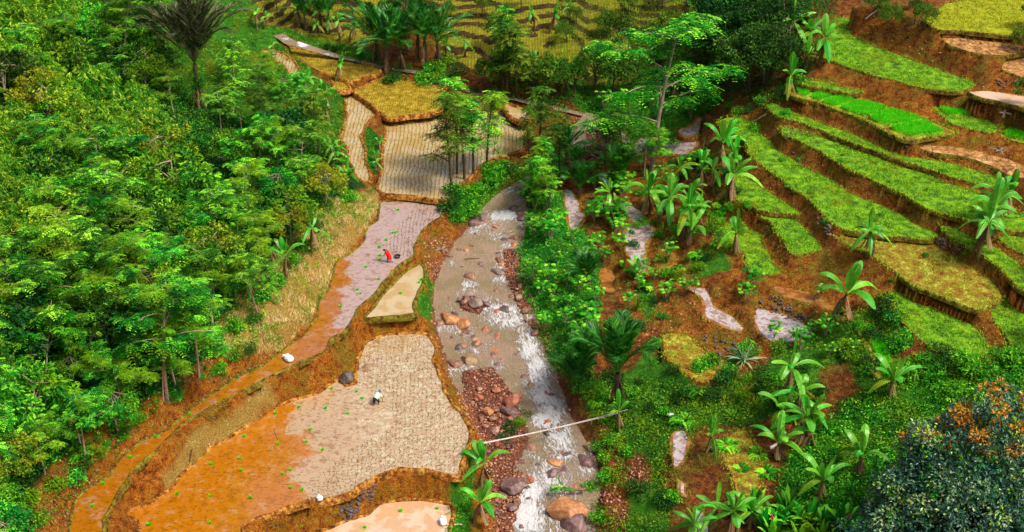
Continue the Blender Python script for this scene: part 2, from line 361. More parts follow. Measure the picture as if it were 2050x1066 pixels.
# ------------------------------------------------------------------ survey of the fields: name, surface, level, bund, outline
FIELDS = [
 ('paddy_mud_front', 'silt', -2.0, 'e', 'P 560,1100 620,1072 665,1056 706,1040 C2 700,960 760,905 870,885 1000,880 1160,912 1172,980 1160,1066 P 895,1100'),
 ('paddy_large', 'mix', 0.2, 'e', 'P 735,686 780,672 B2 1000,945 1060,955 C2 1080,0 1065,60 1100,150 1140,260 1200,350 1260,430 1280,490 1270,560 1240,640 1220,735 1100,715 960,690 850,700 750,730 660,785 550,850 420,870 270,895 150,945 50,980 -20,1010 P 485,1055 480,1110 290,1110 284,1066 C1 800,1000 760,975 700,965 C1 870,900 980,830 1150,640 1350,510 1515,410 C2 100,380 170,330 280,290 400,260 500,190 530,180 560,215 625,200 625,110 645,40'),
 ('paddy_triangle', 'pale', 2.0, 'g', 'B2 1005,535 1030,548 1030,640 990,700 965,770 970,828 800,845 690,850 740,790 800,710 860,640 930,580'),
 ('paddy_long', 'mud_long', 2.7, 'g', 'B2 780,165 900,160 1000,165 1150,185 1130,250 1060,290 1000,370 970,450 965,480 880,540 800,620 740,700 650,780 610,850 580,900 540,940 490,965 C2 430,10 200,110 0,220 C1 1400,240 1200,350 1050,440 900,590 760,720 690,830 640,930 600,1000 P 206,1066 140,1075 C1 415,980 460,870 540,800 640,740 700,640 820,540 980,460 1130,340 1250,250 1380,170 1515,100 P 564,708 584,691 611,667 632,640 638,600 659,580 669,553 672,526 703,509 730,482 736,455 757,441'),
 ('paddy_wide', 'rice', 3.3, 'e', 'P 775,243 820,236 868,229 890,224 960,230 1040,222 1052,260 1045,300 1005,312 965,330 935,360 905,380 897,401 838,394 800,391 767,386 757,372 768,340 768,300 772,270'),
 ('paddy_strip', 'rice', 3.8, 'e', 'P 690,191 703,187 733,203 753,220 743,236 726,263 721,280 730,304 733,328 738,350 735,365 718,358 702,330 697,300 685,277 688,257 694,230 691,205'),
 ('paddy_golden', 'golden', 4.3, 'e', 'P 780,152 838,166 892,182 950,196 955,220 882,220 868,225 804,233 777,236 757,220 730,199 708,183 736,171 762,158'),
 ('paddy_golden_upper', 'golden', 5.0, 'e', 'P 569,96 611,101 662,115 716,127 752,137 760,144 736,152 703,164 692,161 662,155 635,142 611,125 584,111'),
 ('paddy_corner', 'golden', 4.8, 'e', 'P 664,159 690,166 700,178 679,183 668,172'),
 ('paddy_by_stream', 'rice', 5.8, 'e', 'A2 80,300 200,320 270,380 290,430 240,445 200,385 120,340'),
 ('paddy_behind', 'pale', 4.3, 'e', 'A3 40,620 150,665 185,700 130,722 60,680 40,650'),
 # right-hand hillside
 ('terrace_top', 'turf_gold', 18.3, 'g', 'A4 1050,110 1180,20 1300,0 1480,-20 1700,0 1700,200 1629,200 1560,210 1400,195 1250,180 1120,175 1060,140'),
 ('terrace_dry_upper', 'dry', 17.5, 'g', 'A4 1110,200 1200,215 1400,235 1560,262 1690,295 1530,325 1400,325 1280,300 1180,260'),
 ('terrace_dry_corner', 'dry', 16.8, 'g', 'A4 1500,400 1560,345 1700,330 1700,470 1600,450 1520,425'),
 ('terrace_mown', 'turf', 15.1, 'g', 'A4 520,112 590,115 600,200 700,260 850,310 960,360 1100,410 1250,460 1340,490 1300,525 1200,540 1050,525 900,485 750,450 600,400 480,355 430,330 470,250'),
 ('terrace_wet_right', 'silt', 15.4, 'g', 'A4 1300,545 1400,540 1500,550 1700,590 1700,660 1500,605 1380,580'),
 ('terrace_ledge', 'turf', 13.6, 'g', 'A4 290,480 440,485 560,520 690,540 600,550 450,522 330,502'),
 ('terrace_seedbed', 'weedy', 12.9, 'g', 'A4 265,530 400,540 520,572 700,607 850,648 1030,708 1100,730 1200,768 1230,790 1100,810 930,825 820,775 690,713 560,662 420,612 300,582 240,557'),
 ('terrace_pocket', 'turf', 13.3, 'g', 'A4 1090,640 1150,635 1300,665 1400,700 1480,760 1440,785 1330,770 1200,725'),
 ('terrace_pocket_right', 'weedy', 12.9, 'g', 'A4 1475,790 1540,762 1700,770 1700,860 1540,828'),
 ('terrace_dry_lower', 'dry', 12.0, 'g', 'A4 990,870 1150,865 1350,895 1540,950 1700,1010 1700,1070 1520,1030 1430,980 1270,930 1100,905'),
 ('terrace_narrow', 'turf', 11.3, 'g', 'A4 105,620 140,610 230,650 350,700 500,760 640,810 760,870 950,930 1150,960 1300,1000 1450,1050 1540,1100 1460,1110 1250,1060 1100,1010 950,960 780,905 640,855 480,790 300,720 170,690'),
 ('terrace_long', 'turf', 10.7, 'g', 'A4 190,760 260,770 400,810 560,850 720,910 870,970 1050,1025 B4 1080,10 1230,70 1390,120 1500,180 1640,240 1700,270 1700,335 1500,325 1400,300 1340,280 1200,245 1050,195 950,130 800,60 670,0 A4 560,980 400,880 300,830 210,800'),
 ('terrace_broad', 'turf', 9.0, 'g', 'A3 1300,720 1350,700 1440,700 1490,735 A4 60,790 130,850 180,900 280,960 400,1030 B4 450,10 600,110 780,180 900,230 980,290 1120,355 1060,378 900,365 700,345 560,320 480,280 430,210 340,130 250,70 180,10 A4 80,980 0,910 A3 1470,850 1400,790 1320,760'),
 ('terrace_point', 'turf', 7.6, 'g', 'B3 1390,0 1450,-5 B4 0,30 80,80 170,140 310,232 200,225 60,208 0,165 B3 1480,180 1400,130'),
 ('terrace_small', 'turf', 7.1, 'g', 'B4 70,245 250,250 330,320 430,430 420,450 270,470 200,380 130,280'),
 ('terrace_curve', 'turf', 5.6, 'g', 'B3 1240,210 1290,260 1360,290 1460,310 1540,350 B4 60,370 100,440 150,540 190,575 120,592 20,580 0,540 B3 1490,570 1440,450 1380,400 1300,320'),
 ('terrace_weedy', 'weedy', 8.4, 'g', 'B4 530,380 600,360 800,385 1000,390 1100,410 1250,500 1340,560 1440,640 1490,720 1430,760 1390,800 1300,780 1150,720 1000,665 930,630 860,570 740,480 620,430'),
 ('terrace_slip', 'turf', 9.7, 'g', 'B4 1140,305 1200,310 1320,370 1420,410 1520,470 1640,570 1700,620 1700,720 1580,650 1500,560 1400,480 1330,440 1230,390'),
 ('terrace_edge', 'turf', 10.2, 'g', 'B4 1480,370 1700,370 1700,500 1560,430'),
 ('terrace_low', 'turf', 7.0, 'g', 'B4 770,720 920,690 1050,740 1180,800 1280,850 1360,940 1440,1066 C4 1350,50 1200,0 B4 1100,1040 1000,960 900,860 830,760'),
 ('terrace_low_right', 'turf', 7.8, 'g', 'B4 1420,780 1560,710 1700,680 1700,1080 1600,1050 1530,960 1460,870'),
 ('terrace_mud_step', 'mudstep', 5.0, 'e', 'B4 130,665 260,680 400,710 470,770 600,810 560,830 350,760 200,722'),
 ('terrace_pool', 'pool', 4.2, 'e', 'B4 40,795 180,820 300,870 380,935 270,992 130,998 50,930 30,860'),
 ('gully_pool_curved', 'pool', 3.6, 'e', 'B3 1120,680 1230,672 1290,780 1400,850 1460,915 1420,938 1300,900 1210,840 1195,740'),
 ('gully_terrace', 'weedy', 2.8, 'e', 'B3 990,950 1060,940 1130,960 C3 1180,0 1250,50 1395,90 1330,140 1250,172 1120,162 1040,100 970,40 965,0'),
 ('gully_pool_long', 'pool', 2.8, 'e', 'B3 670,130 760,150 850,240 920,320 910,370 870,430 880,590 800,570 750,460 730,340 770,280 720,200'),
 ('gully_pool_left', 'pool', 1.8, 'e', 'B3 375,90 430,100 500,230 500,280 440,350 400,300 385,200'),
 ('gully_pool_small', 'mudstep', 3.1, 'e', 'B3 940,420 1040,420 1050,560 1020,600 960,580'),
 ('gully_flow_upper', 'pool', 4.3, 'e', 'A3 1060,770 1150,735 1165,690 1210,700 1200,780 1150,815 1080,810'),
 ('gully_flow_mid', 'pool', 3.8, 'e', 'A3 940,870 1010,835 1160,820 1180,850 1110,920 1000,905'),
 ('gully_flow_low', 'pool', 3.4, 'e', 'A3 790,860 850,805 920,800 900,850 840,905 800,900'),
 ('gully_flow_side', 'pool', 3.0, 'e', 'A3 690,790 740,785 790,850 750,865'),
 ('gully_flow_drop', 'pool', 2.4, 'e', 'B3 570,-10 615,-10 670,65 640,80'),
 ('gully_mud', 'mudstep', 1.2, 'e', 'B3 600,560 650,560 690,680 620,690 600,640'),
 ('lower_puddle', 'pool', 0.8, 'g', 'C3 1005,500 1080,465 1112,510 1095,600 1050,690 1012,680'),
 ('lower_puddle_small', 'pool', 0.3, 'g', 'C3 1040,760 1090,790 1100,870 1050,830'),
 ('lower_field', 'weedy', 1.6, 'e', 'C3 1285,580 1330,510 1420,470 1480,560 C4 60,640 60,860 0,880 C3 1400,850 1380,780 1330,680'),
 ('lower_puddle_front', 'pool', -0.4, 'e', 'C3 1130,950 1180,935 1240,1090 1150,1090'),
 ('seedbed_low', 'weedy', 5.6, 'g', 'B4 670,880 745,890 850,1066 C4 850,140 800,190 730,140 700,0'),
]
POLY = {}
def resample(P, step=0.5, jit=0.0, seed=0):
    """closed Catmull-Rom through the outline, then even spacing and a little wobble"""
    n = len(P); out = []
    for i in range(n):
        p0, p1, p2, p3 = P[i - 1], P[i], P[(i + 1) % n], P[(i + 2) % n]
        k = max(2, int(np.linalg.norm(p2 - p1) / step))
        for j in range(k):
            t = j / k
            q = 0.5 * ((2 * p1) + (-p0 + p2) * t + (2 * p0 - 5 * p1 + 4 * p2 - p3) * t * t + (-p0 + 3 * p1 - 3 * p2 + p3) * t ** 3)
            out.append(0.6 * q + 0.4 * (p1 * (1 - t) + p2 * t))
    Q = np.array(out)
    if jit:
        Q[:, 0] += jit * (vnoise(Q[:, 0] * 0.9, Q[:, 1] * 0.9, 5 + seed) - 0.5) * 2
        Q[:, 1] += jit * (vnoise(Q[:, 0] * 0.9, Q[:, 1] * 0.9, 6 + seed) - 0.5) * 2
    return Q
for nm, surf, z, b, s in FIELDS:
    p = pts(s)
    P = at(p[:, 0], p[:, 1], z)
    Q = resample(P, 0.45, 0.14)
    Q[:, 2] = z
    a = np.sum(Q[:, 0] * np.roll(Q[:, 1], -1) - np.roll(Q[:, 0], -1) * Q[:, 1])
    if a < 0: Q = Q[::-1].copy()
    POLY[nm] = Q

# river stations: left bank, right bank, water level
RIV = [(1178,226,1200,232,4.2),(1148,262,1208,272,3.6),(1122,300,1146,306,3.2),(1090,336,1112,342,2.7),(1042,364,1080,371,2.2),(995,395,1056,398,1.7),
       (970,420,1050,425,1.35),(945,450,1045,460,0.7),(905,500,1038,505,0.4),(872,560,1045,565,0.2),(868,610,1062,612,0.0),(875,655,1082,660,-0.5),
       (890,700,1097,710,-0.9),(905,760,1112,760,-1.2),(945,820,1132,820,-1.6),(960,870,1157,870,-2.0),(985,920,1184,920,-2.4),(1000,980,1197,980,-2.8),
       (1000,1030,1190,1040,-3.3),(1000,1090,1190,1100,-3.7),(985,1180,1190,1190,-4.3)]
STR = [(548,70,566,65,6.9),(570,86,588,80,6.6),(604,95,618,89,6.3),(655,110,675,107,5.6),(705,121,718,118,5.35),(763,135,773,132,5.1),(835,146,845,141,4.9),
       (885,166,893,162,4.7),(955,189,965,186,4.5),(1015,196,1025,194,4.45),(1085,212,1095,208,4.4),(1165,230,1175,226,4.2)]
def stations(T):
    T = np.array(T, float)
    L = at(T[:, 0], T[:, 1], T[:, 4]); Rr = at(T[:, 2], T[:, 3], T[:, 4])
    k = 16; idx = np.linspace(0, len(T) - 1, (len(T) - 1) * k + 1)
    def sm(A):
        o = np.stack([np.interp(idx, range(len(T)), A[:, c]) for c in range(3)], 1)
        for _ in range(6):
            o[1:-1] = (o[:-2] + 2 * o[1:-1] + o[2:]) / 4
        return o
    return sm(L), sm(Rr)
RL, RR_ = stations(RIV); SL, SR = stations(STR)

# ------------------------------------------------------------------ terrain grid
def spaced(a, b, h0, h1):
    o = [a]
    while o[-1] < b:
        t = (o[-1] - a) / (b - a); o.append(o[-1] + h0 + (h1 - h0) * t)
    return np.array(o)
mid_x = np.arange(-62, 62.01, 0.25)
gx = spaced(62.4, 210, 0.4, 8.0)
GX = np.concatenate([-gx[::-1], mid_x, gx])
GY = np.concatenate([30 + 38 * (1 - np.linspace(1, 0, 40) ** 1.5), spaced(68.4, 130, 0.24, 0.28), spaced(130.3, 182, 0.3, 0.5), spaced(183, 380, 1.0, 10.0)])
NX, NY = len(GX), len(GY)
XX, YY = np.meshgrid(GX, GY)
Z = np.zeros((NY, NX)); FIX = np.zeros((NY, NX), bool)
def setfix(mask, z):
    Z[mask] = z if np.isscalar(z) else z[mask]; FIX[mask] = True
# control patches: photo x, y, ground level
CTRL = """600,4,7.4 760,4,7.8 900,2,8.2 1010,2,8.5 1100,2,8.8 1230,2,9.4 1350,2,10.4 1440,5,11.6 1530,8,13 1620,12,15.2 1720,15,17.5 1780,5,18.3
510,20,8.5 700,60,6.2 850,60,6.6 950,60,7 1080,60,7.4 1220,60,8 1340,60,8.8 1440,70,10 1530,70,12 1600,80,13.6
700,95,5.8 800,105,5.6 900,110,5.8 1000,110,6 1120,110,6.6 1250,110,7.2 1350,120,7.6 1450,130,8.8 1530,140,10.2 1600,135,12.2
930,150,5.2 1020,160,5.2 1120,165,5.6 1250,165,5.8 1350,180,5.6 1430,180,6.8 1500,180,9 1560,175,10.8
1090,210,4.8 1290,215,5 1420,235,6 1480,215,8 1230,255,4.4 1300,285,4 1420,300,5.6 1480,320,7.2 1245,300,3.9 1240,360,3 1330,340,3.4 1390,350,4.6 1400,400,4.6 1350,460,3.6 1420,470,5.2 1340,540,3.4 1420,570,4.3 1480,560,4.9
1100,400,2.4 1110,480,2.2 1130,560,2.0 1160,640,1.6 1170,720,1.0 1175,780,0.4 1200,470,2.0 1220,560,1.8 1230,620,1.7 1230,700,1.2 1290,600,2.2 1300,660,2.2 1330,720,1.8 1250,780,0.2 1330,800,0.9 1300,860,-0.2 1210,850,-0.9 1240,930,-1.3 1230,1000,-2.0 1300,960,-0.7 1330,1050,-1.2 1440,830,1.6 1500,800,2.4
1560,780,2.9 1640,760,3.9 1700,700,4.9 1650,700,4.2 1560,870,2.0 1600,950,1.6 1540,1030,0.6 1440,1030,-0.2 1700,870,3.0 1740,1000,2.6 1800,900,3.6 1900,860,4.8 2000,850,6 1900,1000,4 2040,1040,5 1860,760,5.6 2000,760,6.8 1760,820,4.2
1500,620,4.4 1560,580,5.2 1640,640,5.2 1690,560,6.4 1720,640,6.2
0,5,15 100,5,14 200,5,12.6 300,5,11 400,10,9.6 470,60,7.6 400,110,8.2 300,110,9.2 200,110,10.6 80,110,12 0,110,13 0,220,12 100,220,11 200,220,9.8 300,220,8.6 400,190,7.6 500,160,6.6 560,200,6 430,250,7.2 530,260,6.2 630,220,5 640,290,4.9 690,330,4.6
0,330,11 100,330,10 200,330,9 300,330,8 400,330,7.2 500,330,6.4 600,330,5.6 660,370,5 0,440,10.4 100,440,9.4 200,440,8.4 300,440,7.6 400,440,6.9 500,440,6.2 580,430,5.8 640,440,5.2 690,440,4.6 620,500,5 570,560,4.9 520,600,4.9 560,650,4.2
0,560,9.6 100,560,8.8 200,560,8 300,560,7.2 400,560,6.5 470,620,5.6 0,680,8.8 100,680,8 200,680,7.2 300,680,6.4 400,680,5.5 470,690,4.6 0,800,7.8 100,800,7 200,800,6 300,790,5.2 370,760,4.6 0,920,6.6 100,920,5.6 180,900,4.9 0,1040,5.6 80,1040,4.4 0,1150,5 120,1150,3.6
600,740,1.7 520,800,1.6 400,890,1.6 300,960,1.4 650,700,1.6 690,690,1.3 210,1062,1.9 258,1062,1.5 
880,480,1.3 865,540,0.9 700,1010,-1.2 600,1045,-1.2 950,900,-1.6 960,960,-2.4 930,1000,-2.4 940,1080,-3 760,330,3.2 747,280,3.7 750,370,2.9 890,420,1.9 950,390,2.2 1000,340,2.8"""
for tok in CTRL.split():
    a, b, z = map(float, tok.split(','))
    c = at(a, b, z)
    setfix((XX - c[0]) ** 2 + (YY - c[1]) ** 2 < 0.8, z)
# beyond the frame the hills go on
for x, y, z in [(-150,90,32),(-120,150,30),(-75,175,20),(-25,178,11),(0,180,11),(40,178,14),(80,160,24),(110,130,30),(150,90,26),(70,60,10),(90,90,18),(-80,70,18),(-60,50,9),(-110,60,22),
                (50,50,5),(100,50,12),(-30,48,4),(-12,48,-3),(5,48,-6),(20,48,-2),(-120,280,50),(0,290,40),(120,280,50),(-50,225,24),(50,225,24),(200,370,70),(-200,370,70),(0,370,60)]:
    setfix((XX - x) ** 2 + (YY - y) ** 2 < 16, z)
wob = fbm(XX * 0.6, YY * 0.6, 3, 2)
def riverfix(L, Rr, bankh):
    wet = np.zeros_like(FIX)
    P = np.concatenate([L, Rr[::-1]])
    ins = pip(XX, YY, P)
    C = (L + Rr) / 2
    ii = np.argwhere(ins | (False))
    zz = np.zeros_like(Z)
    for s in range(0, len(ii), 20000):
        q = ii[s:s + 20000]
        d = (XX[q[:, 0], q[:, 1]][:, None] - C[None, :, 0]) ** 2 + (YY[q[:, 0], q[:, 1]][:, None] - C[None, :, 1]) ** 2
        zz[q[:, 0], q[:, 1]] = C[d.argmin(1), 2]
    return ins, zz
rin, rz = riverfix(RL, RR_, 1)
sin_, sz = riverfix(SL, SR, 1)
order = sorted(FIELDS, key=lambda f: f[2])
FID = np.full((NY, NX), -1)
for k, f in enumerate(FIELDS): pass
for f in order:
    mk = pip(XX, YY, POLY[f[0]])
    setfix(mk, f[2] - 0.06)
    FID[mk] = [g[0] for g in FIELDS].index(f[0])
BARS = [pts('P 925,745 985,735 1020,775 1045,830 1062,872 1035,930 1045,985 1020,1100 980,1100 985,960 965,900 945,850 930,800'),
        pts('P 1008,500 1040,498 1052,560 1078,620 1108,690 1120,745 1100,740 1082,690 1045,640 1030,600 1008,548'),
        pts('P 915,600 950,590 975,612 960,630 925,622'), pts('P 1170,262 1215,240 1222,300 1185,312 1150,312 1180,290')]
px_, py_ = None, None
nofield = FID < 0
setfix(rin & nofield, rz - 0.35)
setfix(sin_ & nofield, sz - 0.3)
barmask = np.zeros_like(FIX)
RPX, RPY = project(np.stack([XX, YY, rz], -1))
for b in BARS:
    m_ = rin & pip(RPX, RPY, b); barmask |= m_
Z[barmask & nofield] = (rz + 0.12 + 0.25 * wob)[barmask & nofield]
# a narrow shoulder of level ground round every field carries its bund
for f in order:
    O_ = POLY[f[0]]; T_ = np.roll(O_, -1, 0) - np.roll(O_, 1, 0); N_ = np.stack([T_[:, 1], -T_[:, 0]], 1); N_ /= np.maximum(np.linalg.norm(N_, axis=1), 1e-6)[:, None]
    O2 = O_.copy(); O2[:, :2] += N_ * (0.42 if f[0].startswith('paddy') else 0.16)
    mk = pip(XX, YY, O2) & ~FIX
    setfix(mk, f[2] - 0.02)
# harmonic fill, coarse to fine
def fill(Z, FIX):
    ny, nx = Z.shape
    if min(ny, nx) > 12:
        y2, x2 = (ny + 1) // 2, (nx + 1) // 2
        W = np.zeros((y2 * 2, x2 * 2)); V = np.zeros_like(W)
        W[:ny, :nx] = FIX; V[:ny, :nx] = Z * FIX
        Wc = W.reshape(y2, 2, x2, 2).sum((1, 3)); Vc = V.reshape(y2, 2, x2, 2).sum((1, 3))
        Fc = Wc > 0; Zc = np.where(Fc, Vc / np.maximum(Wc, 1), 0)
        Zc = fill(Zc, Fc)
        U = np.repeat(np.repeat(Zc, 2, 0), 2, 1)[:ny, :nx]
        Z = np.where(FIX, Z, U); it = 30
    else:
        Z = np.where(FIX, Z, Z[FIX].mean() if FIX.any() else 0); it = 200
    nf = ~FIX
    for _ in range(it):
        P = np.pad(Z, 1, mode='edge')
        A = (P[:-2, 1:-1] + P[2:, 1:-1] + P[1:-1, :-2] + P[1:-1, 2:]) / 4
        Z = np.where(nf, A, Z)
    return Z
Z = fill(Z, FIX)
# image-plan of each ground point, used only to look up which survey zone the point belongs to
def refresh(): return project(np.stack([XX, YY, Z], -1))
PX, PY = refresh()
def zmask(s): return pip(PX, PY, pts(s))
def blur(A, k=2):
    A = A.astype(float)
    for _ in range(k):
        P = np.pad(A, 1, mode='edge')
        A = (P[:-2, 1:-1] + P[2:, 1:-1] + P[1:-1, :-2] + P[1:-1, 2:] + 2 * A) / 6
    return A
FAR = [('P 505,-40 760,-40 770,60 735,95 640,78 560,52 505,40'), ('P 860,-40 1140,-40 1135,60 1080,110 1020,140 960,150 900,130 870,90'), ('P 1140,-40 1440,-40 1450,60 1400,140 1250,175 1110,160 1080,110 1135,60')]
far = np.zeros_like(Z)
for s in FAR: far = np.maximum(far, zmask(s))
far[(YY > 166) & (YY < 230) & (np.abs(XX) < 75)] = 1
farb = blur(far, 4) * (~(FID >= 0))
STEP = 0.58
q = (Z + 3.0 * fbm(XX * 0.07, YY * 0.05, 2, 8) + 1.5 * fbm(XX * 0.22, YY * 0.2, 2, 9)) / STEP
fr = q - np.floor(q)
st = np.clip((fr - 0.84) / 0.16, 0, 1); st = st * st * (3 - 2 * st)
Zt = Z + ((np.floor(q) + st) - q) * STEP
Z = np.where(farb > 0, Z * (1 - farb) + Zt * farb, Z)
# a second, lower set of small steps on the rough ground of the gully and the right-hand side
gul = zmask('P 1230,230 1450,200 1480,330 1440,440 1330,500 1400,560 1560,560 1760,560 1700,640 1640,690 1520,740 1380,720 1330,640 1240,640 1200,520 1200,420') 
hill = zmask('P 1440,200 1600,140 1700,20 2100,20 2100,800 1900,700 1700,600 1450,560 1400,400')
gb = np.maximum(blur(gul, 3), 0.35 * blur(hill, 3)) * (~FIX)
q = (Z + 0.5 * fbm(XX * 0.3, YY * 0.3, 3, 18)) / 0.5
fr = q - np.floor(q); st = np.clip((fr - 0.6) / 0.4, 0, 1); st = st * st * (3 - 2 * st)
Z = Z + ((np.floor(q) + st) - q) * 0.5 * gb
# roughness of the banks
freeb = np.clip(blur(~(FID >= 0), 1), 0, 1) * (FID < 0)
rough = fbm(XX * 0.8, YY * 0.8, 3, 30) * 0.5 + fbm(XX * 2.6, YY * 2.6, 2, 31) * 0.28
ridg = -np.abs(fbm(XX * 0.5, YY * 0.5, 3, 33)) * 0.7
damp = np.where(rin | sin_, 0.25, 1.0)
Z = Z + (rough + ridg + 0.08) * blur(freeb, 1) * freeb * damp * np.where(farb > 0, 0.25, 1)
for it in range(1):
    Zs = blur(Z, 1); Z = np.where(FID < 0, 0.7 * Z + 0.3 * Zs, Z)

def hz(x, y):
    x = np.asarray(x, float); y = np.asarray(y, float)
    i = np.clip(np.searchsorted(GX, x) - 1, 0, NX - 2); j = np.clip(np.searchsorted(GY, y) - 1, 0, NY - 2)
    fx = np.clip((x - GX[i]) / (GX[i + 1] - GX[i]), 0, 1); fy = np.clip((y - GY[j]) / (GY[j + 1] - GY[j]), 0, 1)
    return (Z[j, i] * (1 - fx) + Z[j, i + 1] * fx) * (1 - fy) + (Z[j + 1, i] * (1 - fx) + Z[j + 1, i + 1] * fx) * fy
def ground(px, py, h=0.0):
    """first ground point whose height h above it lies on the sight line"""
    px = np.atleast_1d(np.asarray(px, float)); py = np.atleast_1d(np.asarray(py, float)); h = np.broadcast_to(h, px.shape)
    d = raydir(px, py); T = np.arange(60, 300, 0.2)
    out = np.zeros((len(px), 3))
    for k in range(len(px)):
        P = d[k] * T[:, None]; zc = CAMZ + P[:, 2]
        g = hz(P[:, 0], P[:, 1]) + h[k]
        below = zc <= g
        i = int(np.argmax(below)) if below.any() else len(T) - 1
        out[k] = (P[i, 0], P[i, 1], hz(P[i, 0], P[i, 1]))
    return out
def g1(px, py, h=0.0): return ground(px, py, h)[0]

# zone masks
lush = np.zeros_like(Z)
LUSH = ['P 1270,570 1300,560 1320,600 1300,640 1330,700 1400,775 1450,770 1500,760 1560,700 1620,690 1700,640 1760,600 1800,720 1780,780 1700,740 1650,760 1620,800 1500,850 1430,850 1350,880 1330,920 1340,1100 1260,1100 1240,1010 1250,980 1310,960 1300,930 1240,880 1205,850 1165,800 1135,750 1145,720 1200,760 1260,740 1310,690',
        'P 1600,880 1640,850 1720,790 1800,740 1900,700 2500,690 2500,1400 1500,1400 1560,960', 'P 2075,-60 2500,-60 2500,700 2075,700', 'P 1375,520 1440,480 1465,540 1400,555',
        'P 1060,380 1100,370 1160,440 1200,520 1200,620 1190,720 1180,800 1135,790 1105,740 1075,640 1050,590 1036,540 1036,490 1050,430',
        'P 845,530 868,570 866,640 845,645 832,610 850,570', 'P 890,400 990,360 1010,330 1040,320 990,400 930,450 900,440',
        'P 540,50 640,72 760,105 750,128 640,100 560,70', 'P 733,250 760,270 755,350 737,340 728,300', 'P 330,70 500,90 540,160 450,230 330,190',
        'P 560,140 620,150 690,180 690,240 665,310 690,360 640,400 600,300 540,250', 'P 320,-60 520,-60 540,60 600,120 640,170 560,240 430,240 330,120', 'P 925,850 948,875 955,950 930,1100 890,1100 905,960 935,930',
        'P 1120,170 1430,160 1440,200 1340,290 1240,320 1230,280 1180,240', 'P 1180,290 1260,290 1270,320 1230,330 1190,320', 'P 1540,700 1800,590 1830,650 1760,800 1690,760 1600,720']
for s in LUSH: lush = np.maximum(lush, zmask(s))
straw = zmask('P 760,376 760,410 738,448 705,500 668,520 655,590 610,655 560,700 430,700 440,640 500,580 540,520 600,450 650,410').astype(float)
straw = np.maximum(straw, zmask('C1 1080,560 1230,420 1400,340 1515,250 C2 0,260 150,230 170,330 0,450 C1 1350,510 1150,640 980,830 940,800') * 1.0)
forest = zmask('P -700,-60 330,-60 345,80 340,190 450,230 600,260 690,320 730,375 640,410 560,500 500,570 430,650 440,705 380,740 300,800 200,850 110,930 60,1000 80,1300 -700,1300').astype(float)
brk = vnoise(XX * 0.7, YY * 0.7, 40)
def soft(Mk, k=3, amt=0.7): return np.clip((blur(Mk, k) - 0.5 + amt * (brk - 0.5)) * 3 + 0.5, 0, 1)
BARE = np.zeros_like(Z)
for s in ('C3 800,600 850,610 900,720 880,780 790,800 740,770 720,760', 'C3 470,810 560,790 690,800 760,900 760,1010 700,1000 640,900 560,860 480,850', 'P 1095,740 1135,745 1170,810 1210,870 1195,900 1150,850 1110,800', 'P 1240,620 1330,660 1320,720 1290,700 1250,680', 'P 1640,740 1700,720 1720,780 1680,800 1640,780'):
    BARE = np.maximum(BARE, zmask(s))
lush = lush * (1 - BARE)
BAREM = blur(BARE, 1) > .4
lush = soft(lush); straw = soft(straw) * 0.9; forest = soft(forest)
lush = np.maximum(lush, np.where((farb > 0.3) & zmask('P 1130,-60 1470,-60 1480,80 1400,160 1240,180 1080,130'), 0.0, 0))
orange = np.clip((2 - XX) / 4, 0, 1) * np.clip((118 - YY) / 10 + 0.5, 0.25, 1)
orange = np.maximum(orange, 0.55 * soft(zmask('P 1230,330 1330,320 1400,480 1400,560 1560,560 1700,600 1700,680 1560,700 1500,740 1350,730 1320,650 1250,640 1190,420'), 4))
orange = np.maximum(orange, 0.5 * zmask('P 1440,200 1600,140 1700,20 2100,20 2100,800 1900,700 1700,600 1450,560 1400,400'))
ww = blur((rin | barmask), 5)
gravel = np.clip(ww * 2.5, 0, 1) * (1 - lush)
rice = np.clip(farb, 0, 1)
# green terraces of the far right-hand side keep lusher risers
lush2 = zmask('P 1120,-60 1470,-60 1480,80 1400,180 1240,185 1080,120 1110,60') * 0.6 * farb
lush = np.maximum(lush, lush2); rice = rice * (1 - np.clip(lush2, 0, 1) * 0.5)
ter = bpy.data.meshes.new('ground')
V = np.stack([XX, YY, Z], -1).reshape(-1, 3)
ii = (np.arange(NY - 1)[:, None] * NX + np.arange(NX - 1)[None, :]).ravel()
g = Geo(); g.add(V, np.stack([ii, ii + 1, ii + NX + 1, ii + NX], 1))
ter_o = g.obj('ground', M['soil'])
props(ter_o, 'red and orange earth banks and slopes between the paddies', kind='structure')
for nm, ch in (('zone', (lush, straw, orange)), ('zone_b', (gravel, rice, forest))):
    a_ = ter_o.data.color_attributes.new(nm, 'FLOAT_COLOR', 'POINT')
    c_ = np.ones((NX * NY, 4), np.float32)
    for k in range(3): c_[:, k] = ch[k].ravel()
    a_.data.foreach_set('color', c_.ravel())
